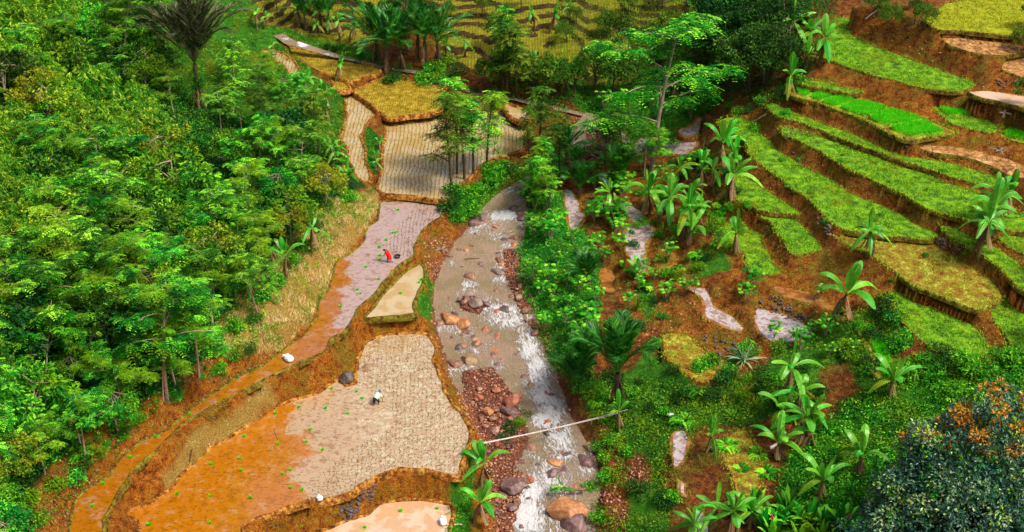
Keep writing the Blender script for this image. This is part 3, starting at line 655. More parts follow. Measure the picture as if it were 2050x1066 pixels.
# ------------------------------------------------------------------ field surfaces, bunds and what grows on them
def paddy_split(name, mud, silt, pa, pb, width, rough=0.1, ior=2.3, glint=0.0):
    """mud on one side, silt on the other, reflections partly painted in, divided by a ragged line through ground points pa-pb"""
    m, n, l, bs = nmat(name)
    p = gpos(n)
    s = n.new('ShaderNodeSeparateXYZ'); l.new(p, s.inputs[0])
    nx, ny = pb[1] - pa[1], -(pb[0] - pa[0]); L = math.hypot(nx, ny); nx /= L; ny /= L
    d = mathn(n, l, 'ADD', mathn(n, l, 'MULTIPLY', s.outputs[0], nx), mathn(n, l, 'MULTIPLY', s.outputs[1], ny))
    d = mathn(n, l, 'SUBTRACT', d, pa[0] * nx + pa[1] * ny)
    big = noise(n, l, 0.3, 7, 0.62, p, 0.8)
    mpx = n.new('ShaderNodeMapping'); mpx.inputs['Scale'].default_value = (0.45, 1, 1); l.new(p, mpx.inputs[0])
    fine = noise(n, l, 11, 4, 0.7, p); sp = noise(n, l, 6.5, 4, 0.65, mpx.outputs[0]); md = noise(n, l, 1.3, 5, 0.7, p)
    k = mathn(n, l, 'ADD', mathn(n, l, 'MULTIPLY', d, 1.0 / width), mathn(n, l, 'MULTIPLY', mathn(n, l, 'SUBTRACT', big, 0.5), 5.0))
    c = mix(n, l, smooth01(n, l, k, -0.25, 0.25), mud, silt)  # mud and silt tones, with forest and sky reflection partly painted in
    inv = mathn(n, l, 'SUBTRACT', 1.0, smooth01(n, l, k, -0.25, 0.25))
    c = mix(n, l, mathn(n, l, 'MULTIPLY', smooth01(n, l, md, 0.54, 0.62), 0.6), c, tuple(q * 0.6 for q in mud))  # brown patches painted like dark reflections on the water
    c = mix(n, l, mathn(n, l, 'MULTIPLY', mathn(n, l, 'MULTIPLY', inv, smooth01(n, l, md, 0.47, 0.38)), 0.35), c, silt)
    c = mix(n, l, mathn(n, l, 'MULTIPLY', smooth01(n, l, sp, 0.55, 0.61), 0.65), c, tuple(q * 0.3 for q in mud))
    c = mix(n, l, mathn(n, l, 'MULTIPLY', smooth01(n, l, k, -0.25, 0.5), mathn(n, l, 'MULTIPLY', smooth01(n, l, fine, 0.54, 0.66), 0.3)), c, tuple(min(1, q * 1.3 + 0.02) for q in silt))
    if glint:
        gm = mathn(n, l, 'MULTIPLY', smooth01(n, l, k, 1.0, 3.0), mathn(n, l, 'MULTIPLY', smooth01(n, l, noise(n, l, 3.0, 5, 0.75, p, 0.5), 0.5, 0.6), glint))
        c = mix(n, l, gm, c, (0.6, 0.6, 0.45))  # water glints among the seedlings, painted into the base colour
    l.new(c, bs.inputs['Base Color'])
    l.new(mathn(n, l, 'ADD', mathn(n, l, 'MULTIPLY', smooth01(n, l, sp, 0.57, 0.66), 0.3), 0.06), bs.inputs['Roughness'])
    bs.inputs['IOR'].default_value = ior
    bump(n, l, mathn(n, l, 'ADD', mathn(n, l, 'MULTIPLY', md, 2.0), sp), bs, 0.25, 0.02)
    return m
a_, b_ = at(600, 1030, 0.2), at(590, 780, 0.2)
M['mix'] = paddy_split('mud_silt_reflection_water', (0.42, 0.14, 0.004), (0.44, 0.3, 0.17), a_, b_, 2.2, glint=0.6)
a_, b_ = at(668, 700, 2.7), at(712, 430, 2.7)
M['mud_long'] = paddy_split('silt_mud_reflection_water', (0.36, 0.12, 0.004), (0.4, 0.285, 0.25), a_, b_, 1.3)
M['rice'] = M['pale']; M['turf_gold'] = ground_mat('gold_green_field', [(0.36, (0.08, 0.13, 0.002)), (0.5, (0.25, 0.3, 0.004)), (0.66, (0.5, 0.45, 0.02))], bd=0.15)
M['mudstep'] = paddy_mat('dark_wet_mud', (0.2, 0.065, 0.004), (0.34, 0.14, 0.03), rough=0.3, ior=1.6, patch=0.5, scale=1.2)

def blade_mat(name, c0, c1, c2=None, **k): return leaf_mat(name, c0, c1, c2, transl=0.3, objvar=0.0, **k)
M['grass'] = blade_mat('grass_blades', (0.012, 0.11, 0.002), (0.17, 0.54, 0.006), (0.6, 0.8, 0.04), c3=(0.4, 0.4, 0.01))
M['grass_gold'] = blade_mat('gold_rice_blades', (0.12, 0.16, 0.002), (0.4, 0.4, 0.006), (0.7, 0.6, 0.06))
M['seedling'] = blade_mat('rice_seedlings', (0.04, 0.05, 0.004), (0.14, 0.17, 0.012), (0.4, 0.44, 0.09))
M['seedling_far'] = blade_mat('rice_seedlings_golden', (0.12, 0.11, 0.004), (0.32, 0.28, 0.008), (0.55, 0.48, 0.06))
M['bed'] = blade_mat('nursery_rice', (0.02, 0.45, 0.002), (0.08, 0.8, 0.004), (0.3, 0.95, 0.02))
M['straw'] = blade_mat('straw_blades', (0.3, 0.16, 0.02), (0.85, 0.65, 0.2), (0.95, 0.85, 0.5))

def blades(P, h, wd, k, rng, lean=0.5, up=1.0):
    """k thin blades from every point; returns verts, tris, val"""
    n = len(P); P = np.repeat(P, k, 0); N = n * k
    a = rng.random(N) * 2 * np.pi
    H = np.repeat(np.broadcast_to(h, (n,)), k) * rng.uniform(0.6, 1.2, N)
    ln = rng.uniform(0.1, lean, N) * H
    side = np.stack([-np.sin(a), np.cos(a), np.zeros(N)], 1) * (np.repeat(np.broadcast_to(wd, (n,)), k) / 2)[:, None]
    tip = P + np.stack([np.cos(a) * ln, np.sin(a) * ln, H * up], 1)
    V = np.stack([P - side, P + side, tip], 1).reshape(-1, 3)
    val = np.repeat(rng.random(N), 3)
    F = np.arange(3 * N).reshape(N, 3)
    return V, F, val

def scatter_in(poly, dens, rng, inset=0.0):
    x0, y0 = poly[:, :2].min(0); x1, y1 = poly[:, :2].max(0)
    N = int((x1 - x0) * (y1 - y0) * dens)
    x = rng.uniform(x0, x1, N); y = rng.uniform(y0, y1, N)
    k = pip(x, y, poly)
    return x[k], y[k]
def grow_out(Q, d):
    T = np.roll(Q, -1, 0) - np.roll(Q, 1, 0)
    Nn = np.stack([T[:, 1], -T[:, 0]], 1)
    Nn /= np.maximum(np.linalg.norm(Nn, axis=1), 1e-6)[:, None]
    O = Q.copy(); O[:, :2] += Nn * (d if np.isscalar(d) else d[:, None])
    return O, Nn
def bund(name, Q, z, mat, parent, wid=0.32, h=0.16, seed=0, gh=0):
    n = len(Q)
    part = 1.0 if not gh else 0.0
    nz = vnoise(Q[:, 0] * 1.3, Q[:, 1] * 1.3, seed + 50); n2 = vnoise(Q[:, 0] * 3.1, Q[:, 1] * 3.1, seed + 51)
    ww = wid * (0.75 + 0.6 * nz); hh = h * ((0.6 + 0.8 * n2) if not gh else (1.8 * vnoise(Q[:, 0] * .5, Q[:, 1] * .5, seed + 52) - 0.75 + .6 * n2))
    rows = []
    for d, zz in ((-0.10, np.full(n, z - 0.03)), (0.02, z + hh * 0.85), (ww * 0.5, z + hh), (ww, z + hh * 0.7), (ww + 0.1, z - 0.12 + 0 * hh), (ww + 0.16, z - 0.4 + 0 * hh)):
        O, _ = grow_out(Q, d); O[:, 2] = zz; rows.append(O)
    V = np.concatenate(rows); F = []
    for r in range(len(rows) - 1):
        i = np.arange(n); j = (i + 1) % n
        F.append(np.stack([r * n + i, (r + 1) * n + i, (r + 1) * n + j, r * n + j], 1))
    g = Geo(); g.add(V, np.concatenate(F), 0.5)
    return g.obj(name, M[mat], parent)

FLAB = {'paddy_mud_front': 'small muddy paddy at the very bottom edge', 'paddy_large': 'large flooded paddy half planted with rice rows', 'paddy_triangle': 'small pale triangular paddy beside the river', 'paddy_long': 'long curved flooded paddy along the forest bank',
        'paddy_wide': 'wide pale paddy planted in wavy rows', 'paddy_strip': 'narrow planted paddy strip by the forest'}
def rows_pts(poly, dx, dy, rng, jit=0.045, ang=0.0, seed=0, wob=0.5):
    c, s = math.cos(ang), math.sin(ang)
    ctr = poly[:, :2].mean(0); r = np.abs(poly[:, :2] - ctr).max() * 1.5
    u = np.arange(-r, r, dx); v = np.arange(-r, r, dy)
    U, Vv = np.meshgrid(u, v); U = U.ravel(); Vv = Vv.ravel()
    U = U + wob * fbm(U * 0.16, Vv * 0.3, 3, 60 + seed) + rng.normal(0, jit, U.shape); Vv = Vv + rng.normal(0, jit * 1.5, Vv.shape)
    x = ctr[0] + c * U - s * Vv; y = ctr[1] + s * U + c * Vv
    k = pip(x, y, poly)
    return x[k], y[k]
for nm, surf, z, b, s in FIELDS:
    Q = POLY[nm]
    me = bpy.data.meshes.new(nm)
    me.from_pydata([tuple(v) for v in Q], [], [list(range(len(Q)))])
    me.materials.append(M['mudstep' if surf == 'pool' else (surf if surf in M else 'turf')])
    nm2 = 'rice_paddy' if nm.startswith('paddy') else ('puddle' if ('pool' in nm or 'puddle' in nm or 'flow' in nm) else 'terrace')
    o = bpy.data.objects.new(nm2, me); COL.objects.link(o)
    props(o, kind='structure')
    if nm in FLAB: o['label'] = FLAB[nm]
    right = s.strip()[:2] in ('A4', 'B4') or surf in ('turf', 'weedy')
    bund('bund', Q, z, 'bund_green' if b == 'g' else 'bund', o, wid=(0.13 if nm == 'paddy_long' else 0.22) if nm.startswith('paddy') else 0.05, h=(0.1 if nm == 'paddy_long' else 0.16) if nm.startswith('paddy') else 0.04, seed=len(Q) % 7, gh=0 if nm.startswith('paddy') else 1)
    rg = np.random.default_rng(len(Q) + int(z * 10))
    if surf == 'pool':
        I_, _ = grow_out(Q, -(0.03 + 0.3 * vnoise(Q[:, 0] * .7, Q[:, 1] * .7, 44))); I_[:, 2] = z + 0.012
        mi = bpy.data.meshes.new('standing_water'); mi.from_pydata([tuple(v) for v in I_], [], [list(range(len(I_)))]); mi.materials.append(M['pool'])
        oi_ = bpy.data.objects.new('standing_water', mi); COL.objects.link(oi_); oi_.parent = o
    G = Geo()
    if surf in ('turf', 'turf_gold', 'weedy', 'seedterr'):
        d = {'turf': 34, 'turf_gold': 26, 'weedy': 16}[surf]
        x, y = scatter_in(Q, d, rg)
        dd = fbm(x * 0.6, y * 0.6, 3, 70)
        keep = dd > (-0.08 if surf != 'weedy' else 0.0)
        x, y = x[keep], y[keep]
        P = np.stack([x, y, np.full(len(x), z)], 1)
        hh = 0.12 + 0.12 * (vnoise(x * 1.5, y * 1.5, 71))
        G.add(*blades(P, hh, 0.05, 3, rg, 1.2))
        # a brighter fringe along the rim
        O, _ = grow_out(Q, 0.2)
        kk = np.repeat(np.arange(len(O)), 7); P = O[kk] + rg.normal(0, 0.13, (len(kk), 3)) * [1, 1, 0]; P[:, 2] = z + 0.04
        va = blades(P, 0.17, 0.05, 3, rg, 1.0)
        G.add(va[0], va[1], 0.55 + 0.45 * va[2])
        go = G.obj('grass', M['grass_gold' if surf == 'turf_gold' else 'grass'], o, smooth=False); go['kind'] = 'stuff'
    elif surf in ('pool', 'mudstep'):
        O, _ = grow_out(Q, 0.15); kk = np.repeat(np.arange(len(O)), 6)[rg.random(len(O) * 6) < .5 * (vnoise(np.repeat(O[:, 0], 6) * .8, np.repeat(O[:, 1], 6) * .8, 9) > .4)]
        P = O[kk] + rg.normal(0, 0.16, (len(kk), 3)) * [1, 1, 0]; P[:, 2] = z
        if len(P): so = G.add(*blades(P, 0.24, 0.05, 3, rg, 1.0)).obj('grass', M['grass'], o, smooth=False); so['kind'] = 'stuff'
    elif surf in ('rice', 'golden', 'mix', 'pale') or nm == 'paddy_long':
        if surf == 'golden': dx, dy, h, k, wd = 0.26, 0.26, 0.15, 5, 0.05
        elif surf == 'rice': dx, dy, h, k, wd = 0.42, 0.2, 0.17, 4, 0.05
        else: dx, dy, h, k, wd = 0.36, 0.27, 0.14, 3, 0.048
        if nm in ('paddy_triangle', 'paddy_behind'): continue
        x, y = rows_pts(Q, dx, dy, rg, jit=.06 if surf == 'mix' else .04, ang=0.0 if surf != 'mix' else 0.05, wob=0.55 if surf == 'rice' else 0.4)
        if nm == 'paddy_large':
            pxx, pyy = project(np.stack([x, y, np.full(len(x), z)], -1))
            kp = pip(pxx, pyy, pts('P 700,640 900,640 980,900 960,980 700,1040 590,1060 625,975 660,930 790,850 770,800 715,770 690,735'))
        elif nm == 'paddy_long':
            pxx, pyy = project(np.stack([x, y, np.full(len(x), z)], -1))
            kp = pip(pxx, pyy, pts('P 838,395 900,400 890,470 840,530 815,515 770,495 800,450 820,430'))
        else: kp = np.ones(len(x), bool)
        x, y = x[kp], y[kp]
        P = np.stack([x, y, np.full(len(x), z)], 1)
        G.add(*blades(P, h, wd, k, rg, 1.1))
        so = G.obj('rice_seedlings', M['seedling_far' if surf in ('golden', 'rice') else 'seedling'], o, smooth=False); so['kind'] = 'stuff'

# bright nursery beds: six on their terrace, one above, one at the edge, a strip lower down
BEDS = [('A4 270,535 320,530 390,545 340,580 280,562', 12.9, 'smallest, first bed of bright green rice seedlings at the far end of its row'),
        ('A4 350,578 400,555 500,572 420,605', 12.9, 'second bed in the row of bright green rice seedlings, counted from the palms'),
        ('A4 420,608 510,575 640,598 525,640', 12.9, 'third bed in the row of bright green rice seedlings, counted from the palms'),
        ('A4 530,645 655,603 820,640 695,697', 12.9, 'fourth bed in the row of bright green rice seedlings, counted from the palms'),
        ('A4 698,703 830,648 1030,712 825,752', 12.9, 'fifth bed in the row of bright green rice seedlings, counted from the palms'),
        ('A4 825,760 1035,720 1165,785 1110,802 945,812', 12.9, 'last and nearest bed of bright green rice seedlings in the row'),
        ('A4 1110,648 1150,637 1300,670 1300,690 1180,690', 13.3, 'small lone bed of bright green rice seedlings above the row of six'),
        ('A4 1490,792 1545,768 1700,775 1700,850 1545,824', 12.9, 'bright green rice seedling bed cut by the right edge of the view'),
        ('B4 680,900 735,900 800,980 840,1066 C4 845,130 790,175 750,120 710,0', 5.6, 'long narrow bright green seedling bed below the weedy terraces')]
for s, z, lab in BEDS:
    p = pts(s); Q = resample(at(p[:, 0], p[:, 1], z), 0.3, 0.05); Q[:, 2] = z
    if np.sum(Q[:, 0] * np.roll(Q[:, 1], -1) - np.roll(Q[:, 0], -1) * Q[:, 1]) < 0: Q = Q[::-1].copy()
    root = empty('seedling_bed', tuple(Q.mean(0)))
    props(root, lab, 'rice seedbed', 'beds of bright green rice seedlings')
    L = Q - Q.mean(0)
    I, _ = grow_out(L, -0.2); n = len(L)
    me = Geo(); A = L.copy(); A[:, 2] = -0.05; B = I.copy(); B[:, 2] = 0.16
    C0 = np.array([[0, 0, 0.18]])
    i = np.arange(n); j = (i + 1) % n
    me.add(np.concatenate([A, B, C0]), np.stack([i, j, n + j, n + i], 1)); me.add(np.concatenate([A, B, C0]), np.stack([n + i, n + j, np.full(n, 2 * n)], 1))
    me.obj('soil_bed', M['turf'], root)
    rg = np.random.default_rng(n); x, y = scatter_in(I, 130, rg)
    P = np.stack([x, y, np.full(len(x), 0.08)], 1)
    hh = 0.30 + 0.10 * vnoise(x * 1.2 + Q[0, 0], y * 1.2, 80)
    so = Geo().add(*blades(P, hh, 0.045, 4, rg, 0.5)).obj('rice_seedlings', M['bed'], root, smooth=False); so['kind'] = 'stuff'

# ------------------------------------------------------------------ river and brook
def water_mat():
    m, n, l, bs = nmat('river_water')
    uv = n.new('ShaderNodeUVMap'); uv.uv_map = 'UVMap'
    p = gpos(n); fo = attr(n, 'v').outputs['Fac']
    mp = n.new('ShaderNodeMapping'); mp.inputs['Scale'].default_value = (2.6, 0.75, 1); l.new(uv.outputs[0], mp.inputs[0])
    stv = noise(n, l, 1.6, 6, 0.68, mp.outputs[0], 1.6)
    lo = noise(n, l, 0.35, 4, 0.6, p); fine = noise(n, l, 6, 5, 0.7, mp.outputs[0], 0.8)
    c = mix(n, l, smooth01(n, l, lo, 0.4, 0.62), (0.3, 0.22, 0.11), (0.4, 0.27, 0.18))
    c = mix(n, l, mathn(n, l, 'MULTIPLY', smooth01(n, l, fine, 0.5, 0.62), 0.45), c, (0.45, 0.38, 0.3))
    k = mathn(n, l, 'ADD', mathn(n, l, 'ADD', mathn(n, l, 'MULTIPLY', stv, 1.3), mathn(n, l, 'MULTIPLY', fine, 0.5)), mathn(n, l, 'MULTIPLY', fo, 0.46))
    foam = smooth01(n, l, k, 1.13, 1.3)
    c = mix(n, l, foam, c, (0.8, 0.79, 0.8))
    l.new(c, bs.inputs['Base Color'])
    l.new(mathn(n, l, 'ADD', mathn(n, l, 'MULTIPLY', foam, 0.6), 0.1), bs.inputs['Roughness'])
    bs.inputs['IOR'].default_value = 1.75
    bump(n, l, mathn(n, l, 'ADD', mathn(n, l, 'MULTIPLY', stv, 1.0), mathn(n, l, 'ADD', mathn(n, l, 'MULTIPLY', fine, 0.6), mathn(n, l, 'MULTIPLY', foam, 0.3))), bs, 1.0, 0.3)
    return m
M['water'] = water_mat()
def ribbon(name, L, Rr, foams, label, over=0.35):
    k = 26; m = len(L)
    seg = 3
    idx = np.linspace(0, m - 1, (m - 1) * seg + 1)
    Li = np.stack([np.interp(idx, range(m), L[:, c]) for c in range(3)], 1); Ri = np.stack([np.interp(idx, range(m), Rr[:, c]) for c in range(3)], 1)
    d = Ri - Li; dl = np.linalg.norm(d, axis=1)[:, None]; d = d / dl
    Li = Li - d * over; Ri = Ri + d * over
    t = np.linspace(0, 1, k)
    G = Li[:, None, :] * (1 - t)[None, :, None] + Ri[:, None, :] * t[None, :, None]
    C = (Li + Ri) / 2; s = np.concatenate([[0], np.cumsum(np.linalg.norm(np.diff(C, axis=0), axis=1))])
    pxx, pyy = project(G)
    fo = np.zeros(G.shape[:2])
    for fx, fy, rx, ry, a in foams:
        fo = np.maximum(fo, a * np.exp(-(((pxx - fx) / rx) ** 2 + ((pyy - fy) / ry) ** 2)))
    wv = fbm(G[..., 0] * 1.1, G[..., 1] * 1.1, 3, 90) * (0.08 + 0.35 * fo) + np.abs(fbm(G[..., 0] * 2.5, G[..., 1] * 2.5, 2, 92)) * 0.16 * fo
    G[..., 2] += wv - (0.12 if name == 'brook' else 0)
    n = len(idx); ii = (np.arange(n - 1)[:, None] * k + np.arange(k - 1)[None]).ravel()
    g = Geo(); g.add(G.reshape(-1, 3), np.stack([ii, ii + k, ii + k + 1, ii + 1], 1), fo.ravel())
    o = g.obj(name, M['water'])
    uvl = o.data.uv_layers.new(name='UVMap')
    U = np.stack([np.broadcast_to((t[None] * dl), (n, k)), np.broadcast_to(s[:, None], (n, k))], -1).reshape(-1, 2)
    li = np.zeros(len(o.data.loops), np.int32); o.data.loops.foreach_get('vertex_index', li)
    uvl.data.foreach_set('uv', U[li].astype(np.float32).ravel())
    props(o, label, kind='structure')
    return o
BOUL = """900,645,44,orange;929,655,42,orange;941,562,34,brown;938,728,38,tan;990,720,24,red;1003,729,20,red;1000,553,34,grey;1010,487,22,dark;985,470,16,purple;958,443,38,purple;948,455,34,purple;1028,424,24,dark;1004,529,30,brown;1008,625,32,dark;955,612,34,grey;1130,1037,84,orange;1107,935,40,orange;1105,955,36,purple;1174,932,48,purple;1148,978,28,red;1115,977,20,brown;1095,850,26,orange;1073,843,22,orange;1026,808,44,red;1020,828,36,purple;1028,980,52,purple;1062,903,32,brown;1177,903,26,tan;1050,762,28,purple;1071,672,20,brown;1047,650,18,red;1040,432,24,purple;1043,442,24,purple;1028,483,24,brown;925,697,18,red;954,694,26,brown;910,735,34,brown;1025,1020,26,purple;995,785,22,red;975,830,24,orange;985,845,20,brown;992,868,24,pink;960,800,20,red;1080,985,16,purple;1100,800,26,purple;1086,712,18,purple;973,612,20,purple;930,610,18,brown;985,640,16,orange;880,650,24,brown;1150,1060,70,purple;1205,300,26,dark;1190,265,24,dark;1210,255,22,dark;905,520,18,brown;1160,940,18,dark""".split(';')
FO = [(float(t.split(',')[0]), float(t.split(',')[1]) + 8, float(t.split(',')[2]) * .75, float(t.split(',')[2]) * .45, .75) for t in BOUL if float(t.split(',')[1]) > 400] + [(1020,640,70,26,.85),(1060,680,36,40,.9),(1080,760,32,60,1.0),(1105,820,36,50,1.0),(1120,880,40,46,.95),(1100,960,60,46,.85),(1060,1040,56,56,1.0),(960,690,60,30,.4),(1000,560,40,40,.35),(1020,380,30,14,.7),(1010,520,30,20,.6),(940,585,40,16,.6),(1045,590,20,24,.7),(900,620,30,14,.5),(1000,470,36,14,.6),(930,750,40,20,.5),(1010,432,40,14,1.2),(1000,450,40,16,.5),(1010,620,50,18,1.0),(975,600,40,12,.6),(1040,640,30,20,.8),(1060,700,26,30,1.1),(1075,740,26,40,1.1),(1085,790,28,40,1.1),(1095,840,36,26,1.2),(1130,870,26,26,.9),
      (1140,910,30,30,.8),(1095,940,50,30,.8),(1065,985,36,30,1.2),(1050,1030,44,50,1.3),(1120,1000,26,30,.6),(1110,985,50,30,.7),(1150,290,30,16,.8),(1100,340,30,16,.7),(980,730,26,16,.5),(1040,400,26,10,.6)]
ribbon('river', RL, RR_, FO, 'shallow muddy river with white rapids winding between the fields')
ribbon('brook', SL, SR, [(607,86,16,9,1.3),(575,76,22,5,.8),(648,108,30,5,.9),(700,120,30,5,.7),(1040,245,40,30,.5)], 'narrow brook running along the far paddies', 0.05)
# ------------------------------------------------------------------ plants: building blocks
def unit(a): return a / np.maximum(np.linalg.norm(a, axis=-1, keepdims=True), 1e-9)
def leaves(P, D, N, L, W, val, fold=0.0):
    """one pointed leaf (a quad) per row: base P, along D, facing N"""
    D = unit(D); S = unit(np.cross(D, N)); N = unit(np.cross(S, D))
    L = np.broadcast_to(L, (len(P),))[:, None]; W = np.broadcast_to(W, (len(P),))[:, None]
    mid = P + D * L * 0.45 - N * L * 0.04
    V = np.stack([P, mid + S * W / 2 + N * W * fold, P + D * L - N * L * 0.18, mid - S * W / 2 + N * W * fold], 1).reshape(-1, 3)
    F = np.arange(4 * len(P)).reshape(-1, 4)
    return V, F, np.repeat(val, 4)
def tube(path, rad, sides=6):
    path = np.array(path, float); n = len(path); rad = np.broadcast_to(rad, (n,))
    T = unit(np.gradient(path, axis=0)); ref = np.where(np.abs(T[:, 2:3]) > 0.9, [[1., 0, 0]], [[0., 0, 1]])
    A = unit(np.cross(T, ref)); B = np.cross(T, A)
    a = np.arange(sides) * 2 * np.pi / sides
    V = path[:, None] + (A[:, None] * np.cos(a)[None, :, None] + B[:, None] * np.sin(a)[None, :, None]) * rad[:, None, None]
    F = []
    for i in range(n - 1):
        j = np.arange(sides); k = (j + 1) % sides
        F.append(np.stack([i * sides + j, i * sides + k, (i + 1) * sides + k, (i + 1) * sides + j], 1))
    return V.reshape(-1, 3), np.concatenate(F)
def bez(p0, p1, p2, n=8):
    t = np.linspace(0, 1, n)[:, None]
    return (1 - t) ** 2 * np.array(p0, float) + 2 * t * (1 - t) * np.array(p1, float) + t * t * np.array(p2, float)
def rdir(rng, n, zmin=-1, zmax=1):
    z = rng.uniform(zmin, zmax, n); a = rng.random(n) * 2 * np.pi; r = np.sqrt(np.maximum(0, 1 - z * z))
    return np.stack([r * np.cos(a), r * np.sin(a), z], 1)

def pinnate(base, dirs, rng, L=0.7, pairs=6, ll=0.2, lw=0.075, droop=0.5):
    """feathery compound leaves, vectorised: one per row of base/dirs"""
    n = len(base); D = unit(dirs); Up = np.array([[0, 0, 1.]])
    S = unit(np.cross(D, Up)); LL = L * rng.uniform(0.7, 1.2, n)[:, None]
    t = np.linspace(0.18, 1, pairs)
    Pq, Dq, Nq, Lq, vq = [], [], [], [], []
    val = rng.random(n)
    for tt in t:
        q = base + D * LL * tt; q[:, 2] -= (droop * (tt ** 2) * LL[:, 0])
        for s in (-1, 1):
            Pq.append(q); Dq.append(D * 0.45 + s * S * 0.9 - Up * 0.15 * droop); Nq.append(np.broadcast_to(Up, q.shape) + 0.25 * rng.normal(0, 1, q.shape))
            Lq.append(np.full(n, ll) * (1.15 - 0.45 * tt)); vq.append(np.clip(val + rng.normal(0, 0.1, n), 0, 1))
    return leaves(np.concatenate(Pq), np.concatenate(Dq), np.concatenate(Nq), np.concatenate(Lq), lw, np.concatenate(vq))

M['bark'] = simple_mat('pale_bark', (0.36, 0.27, 0.2), 0.85, 0.4, 3, 0.5)
M['bark_dark'] = simple_mat('dark_bark', (0.09, 0.06, 0.035), 0.9, 0.5, 3, 0.6)
M['culm'] = simple_mat('bamboo_culm', (0.3, 0.28, 0.05), 0.5, 0.4, 2, 0.2)
M['leafA'] = leaf_mat('forest_leaf', (0.002, 0.035, 0.003), (0.015, 0.28, 0.008), (0.28, 0.8, 0.04), c3=(0.2, 0.36, 0.004))
M['leafB'] = leaf_mat('yellow_green_leaf', (0.005, 0.055, 0.002), (0.06, 0.3, 0.005), (0.5, 0.66, 0.03), c3=(0.35, 0.3, 0.01))
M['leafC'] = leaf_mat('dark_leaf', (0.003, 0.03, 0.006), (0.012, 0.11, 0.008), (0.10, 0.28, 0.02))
M['leafD'] = leaf_mat('leathery_blue_leaf', (0.003, 0.028, 0.022), (0.03, 0.15, 0.095), (0.36, 0.5, 0.16), transl=0.15, rough=0.35, spec=0.6, objvar=0.02)
M['leafO'] = leaf_mat('orange_new_leaf', (0.3, 0.2, 0.01), (0.7, 0.25, 0.02), (0.8, 0.45, 0.05), objvar=0.0)
M['leafY'] = leaf_mat('bamboo_leaf', (0.005, 0.055, 0.003), (0.07, 0.36, 0.008), (0.6, 0.75, 0.05), objvar=0.2)
M['leafL'] = leaf_mat('light_leaf', (0.004, 0.08, 0.003), (0.04, 0.38, 0.006), (0.36, 0.8, 0.04), objvar=0.15)
M['leafF'] = leaf_mat('far_olive_leaf', (0.01, 0.05, 0.003), (0.05, 0.17, 0.006), (0.22, 0.34, 0.02), objvar=0.25)
M['palm'] = leaf_mat('palm_leaf', (0.003, 0.05, 0.008), (0.015, 0.2, 0.015), (0.14, 0.5, 0.04), transl=0.25, rough=0.4, spec=0.4, objvar=0.15)
M['palm_old'] = leaf_mat('old_palm_leaf', (0.012, 0.02, 0.008), (0.05, 0.075, 0.02), (0.3, 0.28, 0.14), transl=0.15, objvar=0.05)
M['dead'] = leaf_mat('dead_leaf', (0.08, 0.04, 0.015), (0.28, 0.16, 0.07), (0.5, 0.35, 0.18), transl=0.15, objvar=0.1)
M['banana'] = leaf_mat('banana_leaf', (0.02, 0.22, 0.01), (0.07, 0.45, 0.015), (0.3, 0.65, 0.08), transl=0.3, rough=0.4, spec=0.5, objvar=0.25)
M['banana_stem'] = simple_mat('banana_stem', (0.16, 0.11, 0.04), 0.7, 0.6, 4, 0.3)
M['silver'] = leaf_mat('silver_green_leaf', (0.05, 0.15, 0.04), (0.25, 0.42, 0.2), (0.6, 0.7, 0.45), objvar=0.1)

def proto_feather(name, seed, h=7.0, cr=2.6, mat='leafA', bark='bark', spr=42, flat=0.28, start=0.5, nf=10):
    rng = np.random.default_rng(seed)
    root = empty(name)
    lean = rng.normal(0, 0.5, 2)
    top = np.array([lean[0], lean[1], h * 0.92])
    tp = bez((0, 0, -0.4), (lean[0] * -0.4 + rng.normal(0, .2), lean[1] * 0.2, h * 0.5), top, 10)
    g = Geo(); g.add(*tube(tp, np.linspace(0.11, 0.03, 10) * (h / 7), 7))
    c = Geo(); tips = []
    nb = 13
    for k in range(nb):
        f = start + (1 - start) * (k + 0.5) / nb; b = tp[min(9, int(f * 9.99))]
        a = k * 2.4 + rng.normal(0, .4); rr = cr * (1.15 - 0.75 * max(0, (f - start) / (1 - start)) ** 1.5) * rng.uniform(0.6, 1.05)
        e = b + np.array([math.cos(a) * rr, math.sin(a) * rr, rr * flat * rng.uniform(0.4, 1.5)])
        bp = bez(b, (b + e) / 2 + [0, 0, rr * 0.18], e, 6)
        g.add(*tube(bp, np.linspace(0.04, 0.012, 6) * (h / 7), 4))
        for q in (0.5, 0.75, 1.0):
            i = q * 5; p = bp[int(min(5, round(i)))]
            for _ in range(max(1, spr // (nb * 3))): tips.append(p + rng.normal(0, 0.28, 3) * [1, 1, 0.35])
    tips.append(top)
    tips = np.array(tips)
    B = np.repeat(tips, nf, 0); a = np.tile(np.arange(nf) * 2 * np.pi / nf, len(tips)) + np.repeat(rng.random(len(tips)) * 6, nf)
    D = np.stack([np.cos(a), np.sin(a), rng.uniform(-0.05, 0.45, len(a))], 1)
    c.add(*pinnate(B, D, rng, 0.75 * (h / 7) ** 0.5, 6, 0.24, 0.1, 0.45))
    g.obj('trunk', M[bark], root); c.obj('crown', M[mat], root, smooth=False)
    return root

def clump_leaves(c, centres, radii, rng, per, L, W, up=0.5, squash=0.75):
    n = len(centres) * per
    C = np.repeat(centres, per, 0); Rr = np.repeat(radii, per)
    d = rdir(rng, n, -0.6, 1.0); rad = Rr * rng.uniform(0.55, 1.0, n) ** 0.6
    P = C + d * rad[:, None] * [1, 1, squash]
    D = unit(d + rng.normal(0, 0.6, (n, 3)) + [0, 0, -0.25]); Nn = d + np.array([0, 0, up]) + rng.normal(0, 0.45, (n, 3))
    v = np.clip(np.repeat(rng.random(len(centres)), per) * 0.45 + rng.random(n) * 0.6, 0, 1)
    c.add(*leaves(P, D, Nn, L * rng.uniform(0.7, 1.3, n), W * rng.uniform(0.8, 1.2, n), v, 0.15))

